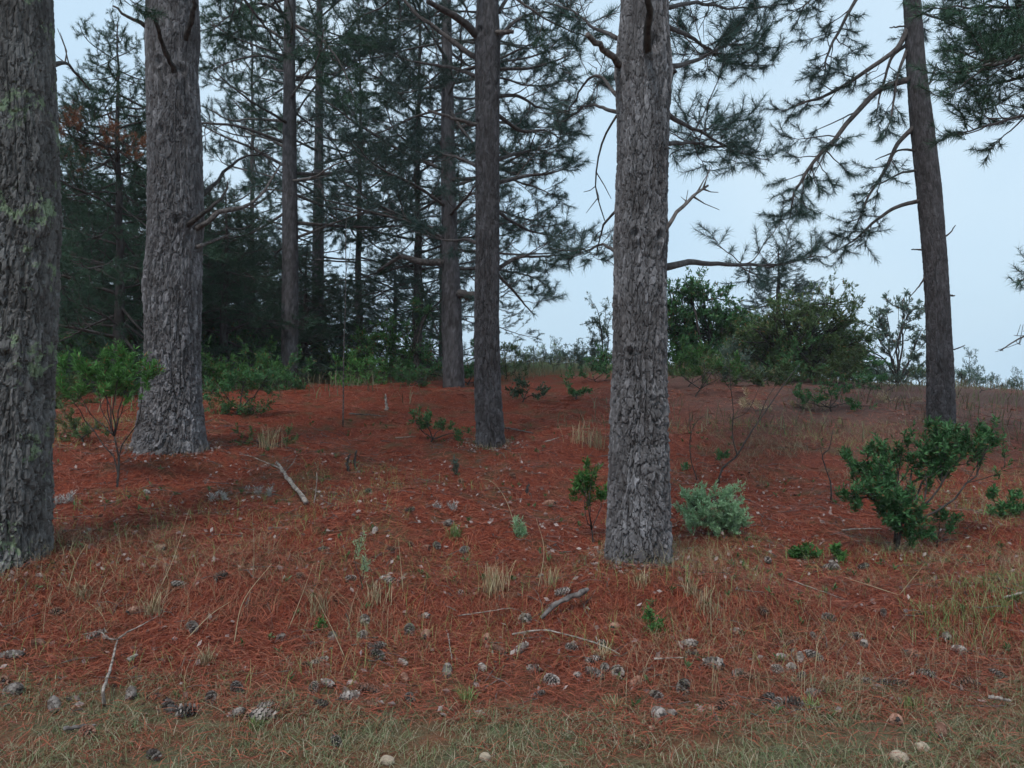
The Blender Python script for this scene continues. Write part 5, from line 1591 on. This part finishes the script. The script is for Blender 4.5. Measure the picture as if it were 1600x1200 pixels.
o = link("grass_drifts", mb.mesh("grass_drifts", M["straw"], False))
tag(o, "thin straw-coloured grass drifting over the red needles", "grass", kind="stuff")
x, y = field(34000, 3.9, 12.5, 1.3, rg)
den = np.exp(-((y - 5.4) / 0.8) ** 2) * 0.07 + fbm(x * 0.6 + 40, y * 0.6, 190, 4) * 0.75 + fbm(x * 4, y * 4, 191, 2) * 0.25
keep = den - np.clip((y - 6.5) / 2.5, 0, 1) * np.clip((3.5 - x) / 2, 0, 1) * 0.05 > 0.56
x, y = x[keep], y[keep]
mb = MB()
hh = rg.uniform(0.04, 0.15, len(x))
blades(mb, to3(x, y), rg, hh, rg.uniform(.0011, .0023, len(x)) * (0.8 + y * 0.06), rg.uniform(0.3, 2.0, len(x)))
o = link("grass_green", mb.mesh("grass_green", M["grass_green"], False))
tag(o, "thin green grass blades among the red needles", "grass", kind="stuff")
# green patch at the right
x, y = field(15000, 4.2, 6.0, 1.0, rg, (1290, 1850))
den = fbm(x * 2.2, y * 2.2, 120, 3)
dens = np.clip((x / y * F_PX + 800 - 1340) / 160, 0, 1) * np.exp(-((y - 5.05) / 0.5) ** 2)
keep = rg.uniform(0, 1, len(x)) < 0.95 * dens * np.clip((den - 0.38) * 4.0, 0, 1)
x, y = x[keep], y[keep]
mb = MB()
blades(mb, to3(x, y), rg, rg.uniform(0.04, 0.14, len(x)) * (0.5 + fbm(x * 3, y * 3, 125, 2)), rg.uniform(.002, .004, len(x)), rg.uniform(0.2, 1.6, len(x)))
o = link("grass_patch", mb.mesh("grass_patch", M["grass_green"], False))
tag(o, "fresh green grass patch at the right side of the bank", "grass", kind="stuff")
# rough grass and heath on the far slope and crest
x, y = field(20000, 11.5, 34, 1.2, rg)
den = fbm(x * 0.5 + 11, y * 0.5, 140, 4)
right = np.clip((x - 1.5) / 3, 0, 1)
keep = (den + 0.17 * right + 0.14 * np.clip((y - 18) / 3, 0, 1)) > 0.56
x, y = x[keep], y[keep]
mb = MB()
blades(mb, to3(x, y), rg, rg.uniform(0.10, 0.38, len(x)), rg.uniform(.010, .019, len(x)), rg.uniform(0.2, 1.1, len(x)))
o = link("grass_heath", mb.mesh("grass_heath", leaf_mat("heath_grass", [(0.06, 0.055, 0.03), (0.13, 0.09, 0.06), (0.09, 0.12, 0.05), (0.20, 0.16, 0.11)], 0.2), False))
tag(o, "rough brown and green heath grass over the far slope and crest", "grass", kind="stuff")


# needle litter
def litter(n, y0, y1, wd, margin, seed, lmin=0.09, lmax=0.19, tall=0.05, single=False):
    r = np.random.default_rng(seed)
    x, y = field(n, y0, y1, margin, r)
    keep = (y > 3.75 + (fbm(x * 1.3, y * 1.3, 70, 3) - .5) * 1.3) | (r.uniform(0, 1, n) < 0.30 * (fbm(x * 2, y * 2, 44, 2) > 0.45))
    x, y = x[keep], y[keep]
    k = len(x)
    L = r.uniform(lmin, lmax, k)
    az = r.uniform(0, np.pi * 2, k)
    d = np.stack([np.cos(az), np.sin(az), np.zeros(k)], 1)
    a = to3(x, y, 0.004)
    e = a[:, :2] + d[:, :2] * L[:, None]
    b3 = to3(e[:, 0], e[:, 1], 0.004)
    lift = r.uniform(0, 1, k) ** 3 * tall
    a[:, 2] += r.uniform(0, 1, k) ** 2 * 0.015
    b3[:, 2] += lift
    sd = np.stack([-np.sin(az), np.cos(az), r.normal(0, .4, k)], 1) * wd * .5
    m_ = (a + b3) / 2 + sd * r.normal(0, 3, (k, 1))
    m_[:, 2] += r.uniform(0.0, 0.02, k)
    mb = MB()
    if single:
        mb.add(np.stack([a - sd, a + sd, b3], 1).reshape(-1, 3), np.arange(3 * k).reshape(-1, 3))
        return mb
    v = np.stack([a, m_ - sd, m_ + sd, b3], 1).reshape(-1, 3)
    q = np.arange(k)[:, None] * 4
    mb.add(v, np.concatenate([q + np.array([[0, 1, 2]]), q + np.array([[1, 3, 2]])]))
    return mb


mb = litter(74000, 3.2, 6.2, 0.0034, 1.3, 301)
for n, y0, y1, w_, s_ in ((42000, 6.2, 9.5, 0.006, 302), (30000, 9.5, 15.5, 0.010, 303)):
    q_ = litter(n, y0, y1, w_, 1.2, s_, tall=0.03, single=True)
    mb.add(np.concatenate(q_.v), np.concatenate(q_.f))
o = link("needle_litter", mb.mesh("needle_litter", M["litter"], False))
tag(o, "fallen rust-red pine needles matted over the forest floor", "pine needles", kind="stuff")

mb = MB()
x, y = field(1500, 3.7, 11, 1.2, rg)
for q in range(len(x)):
    L = rg.uniform(0.05, 0.28); az = rg.uniform(0, 6.28)
    t_ = np.linspace(0, 1, 4)
    px_, py_ = x[q] + np.cos(az) * L * t_, y[q] + np.sin(az) * L * t_
    p_ = np.stack([px_, py_, ground(px_, py_) + 0.012 + rg.uniform(0, .03) * t_], 1) + rg.normal(0, 0.006, (4, 3))
    mb.tube(p_, np.linspace(1, .5, 4) * rg.uniform(.0018, .0045), 4, False)
o = link("twig_litter", mb.mesh("twig_litter", M["dead"]))
tag(o, "small dead twigs strewn over the needle carpet", "twigs", kind="stuff")
mb = MB()
x, y = field(2600, 3.7, 9.5, 1.2, rg)
for fx_, fy_, fr_, fh_ in FEET:
    an_ = rg.uniform(0, 6.28, 170); rr_ = fr_ + 0.03 + np.abs(rg.normal(0, .16, 170))
    x, y = np.concatenate([x, fx_ + rr_ * np.cos(an_)]), np.concatenate([y, fy_ + rr_ * np.sin(an_)])
P_ = to3(x, y, 0.012)
leaves(mb, P_, norm(np.stack([rg.normal(size=len(x)), rg.normal(size=len(x)), rg.uniform(0, .5, len(x))], 1)), rg, 1, 0.045, 0.026, (0, 40), 0.0)
o = link("bark_flakes", mb.mesh("bark_flakes", leaf_mat("bark_flakes", [(0.10, 0.06, 0.05), (0.24, 0.17, 0.15), (0.34, 0.27, 0.25), (0.16, 0.07, 0.05)], 0.0), False))
tag(o, "loose bark flakes and dead leaves on the needle carpet", "bark flakes", kind="stuff")
mb = MB()
x, y = field(900, 3.6, 12, 1.2, rg)
keep = fbm(x * .8 + 3, y * .8, 210, 3) > 0.5
x, y = x[keep], y[keep]
leaves(mb, to3(x, y, 0.03), np.tile([0, 0, 1.0], (len(x), 1)), rg, 9, 0.045, 0.014, (20, 80), 0.03)
o = link("low_weeds", mb.mesh("low_weeds", M["leaf_olive"], False))
tag(o, "tiny green weeds dotted through the needle carpet", "weeds", kind="stuff")

# single tufts of dry grass that stand out
TG = "dry grass tufts"
TUFTS = [(712, 838, 22, 90, 1.3, "grass_green", "dome-shaped olive grass tuft on the red needles at centre"), (770, 925, 48, 90, 0.6, "straw", "tall wispy straw tuft left of the nearest trunk"),
         (500, 955, 36, 70, 0.8, "straw", "straw and green grass tuft left of the upright grey weed"), (590, 940, 34, 60, 0.7, "straw", "dry grass tuft just right of the upright grey weed"),
         (240, 960, 34, 80, 1.2, "straw", "wide dry grass tuft at the left below the lichen-patched trunk"), (130, 935, 36, 70, 1.3, "straw", "drooping dry grass tuft right at the lichen-patched trunk's foot"),
         (320, 1040, 30, 70, 1.2, "straw", "dry grass tuft in the needles right of the forked twig"), (860, 915, 26, 60, 1.0, "straw", "dry grass tuft close to the nearest trunk's left foot"),
         (1000, 915, 26, 60, 0.9, "straw", "dry grass fringe at the nearest trunk's foot"), (1110, 965, 46, 60, 0.9, "straw", "tangled dry stem tuft right below the nearest trunk"),
         (1080, 930, 30, 60, 1.1, "straw", "reddish dry grass tuft at the nearest trunk's right foot"), (940, 1030, 26, 50, 1.3, "straw", "spread dry grass tuft below the weathered log"),
         (930, 700, 40, 50, 0.6, "straw", "dry reed-like tuft left behind the nearest trunk"), (905, 690, 34, 40, 0.6, "straw", "shorter dry reed-like tuft beside the reed tuft behind the nearest trunk"),
         (1270, 1110, 22, 60, 1.0, "grass_green", "green grass tuft at the verge below the upright striped cone"), (1420, 1110, 26, 70, 1.1, "grass_green", "green grass tuft in the verge at the lower right"),
         (730, 1100, 26, 70, 1.0, "grass_green", "green grass tuft in the verge at bottom centre"), (400, 1140, 22, 60, 1.2, "grass_green", "green grass tuft in the verge at the lower left"),
         (420, 700, 40, 60, 0.8, "straw", "dry pale tuft among the olive tangle, right of the broad pale trunk"), (960, 1110, 24, 60, 1.1, "grass_mown", "tan grass tuft at the verge edge below the nearest trunk")]
for k, (px, py, hpx, n, lean, mt_, lab) in enumerate(TUFTS):
    r = np.random.default_rng(600 + k)
    g = hit(px, py)
    h = hpx / F_PX * g[1]
    P = np.zeros((n, 3)); P[:, :2] = r.normal(0, h * 0.22, (n, 2))
    P[:, 2] = ground(P[:, 0] + g[0], P[:, 1] + g[1]) - g[2] - 0.005
    mb = MB()
    blades(mb, P, r, h * r.uniform(0.45, 1.2, n), np.full(n, .0022 + .0004 * g[1]), r.uniform(0.1, 1.2, n) * lean, 0.8)
    o = link("grass_tuft", mb.mesh("grass_tuft", M[mt_], False), None, tuple(g))
    tag(o, lab, "grass tuft", TG)
# long single stalks
STALK = [([(395, 905), (397, 860), (394, 800)], "upright straw stalk at left centre, tallest of the stalks"), ([(365, 1010), (380, 940), (425, 880)], "leaning straw stalk crossing the dry tuft at left centre"),
         ([(540, 1030), (520, 985), (492, 930)], "pale straw stalk slanting down to the cones, left of centre"), ([(250, 920), (272, 870), (296, 795)], "leaning straw stalk right of the lichen-patched trunk"),
         ([(105, 925), (118, 880), (135, 850)], "bent pale stalk at the lichen-patched trunk's foot"), ([(805, 822), (790, 780), (768, 752), (745, 748)], "arching straw stalk above the seedling at centre"),
         ([(720, 812), (760, 822), (800, 835)], "straw stalk fallen across the red patch at centre"), ([(1405, 930), (1425, 905), (1446, 880)], "straight pale stalk leaning right at the green patch"),
         ([(1405, 930), (1360, 915), (1320, 902)], "long pale stalk lying left of the green patch"), ([(1112, 995), (1110, 950), (1112, 900)], "upright pale dead stalk right below the nearest trunk"),
         ([(630, 925), (626, 880), (622, 840)], "thin upright straw stalk left of the wispy tuft"), ([(450, 985), (468, 940), (490, 880)], "straw stalk leaning right in the tuft at left centre"),
         ([(840, 925), (850, 860), (838, 810)], "thin straw stalk left of the nearest trunk"), ([(290, 1000), (330, 960), (360, 940)], "bent straw stalk lying over the wide dry tuft")]
for k, (pts, lab) in enumerate(STALK):
    g = hit(*pts[0])
    q = crom([W(x_, y_, g[1] - 0.03 * i_) - g for i_, (x_, y_) in enumerate(pts)], 12)
    mb = MB()
    mb.tube(q, np.linspace(0.0034, 0.0009, 12), 4)
    o = link("grass_stalk", mb.mesh("grass_stalk", M["straw"]), None, tuple(g))
    tag(o, lab, "grass stalk", "long single grass stalks")

# ------------------------------------------------------------------ thin mist between the trees
hz = MB()
x0, x1, y0, y1, z0, z1 = -165, 165, -40, 255, -12, 21
hz.add([(x0, y0, z0), (x1, y0, z0), (x1, y1, z0), (x0, y1, z0), (x0, y0, z1), (x1, y0, z1), (x1, y1, z1), (x0, y1, z1)],
       [(0, 3, 2, 1), (4, 5, 6, 7), (0, 1, 5, 4), (1, 2, 6, 5), (2, 3, 7, 6), (3, 0, 4, 7)])
hm = bpy.data.materials.new("mist")
hm.use_nodes = True
hm.node_tree.nodes.clear()
ho = hm.node_tree.nodes.new("ShaderNodeOutputMaterial")
hv = hm.node_tree.nodes.new("ShaderNodeVolumePrincipled")
hv.inputs["Color"].default_value = (0.86, 0.93, 1.0, 1)
hv.inputs["Density"].default_value = 0.0009
hm.node_tree.links.new(hv.outputs[0], ho.inputs["Volume"])
o = link("haze", hz.mesh("haze", hm, False))
o["kind"] = "stuff"
o["label"] = "thin pale mist hanging between the trees"
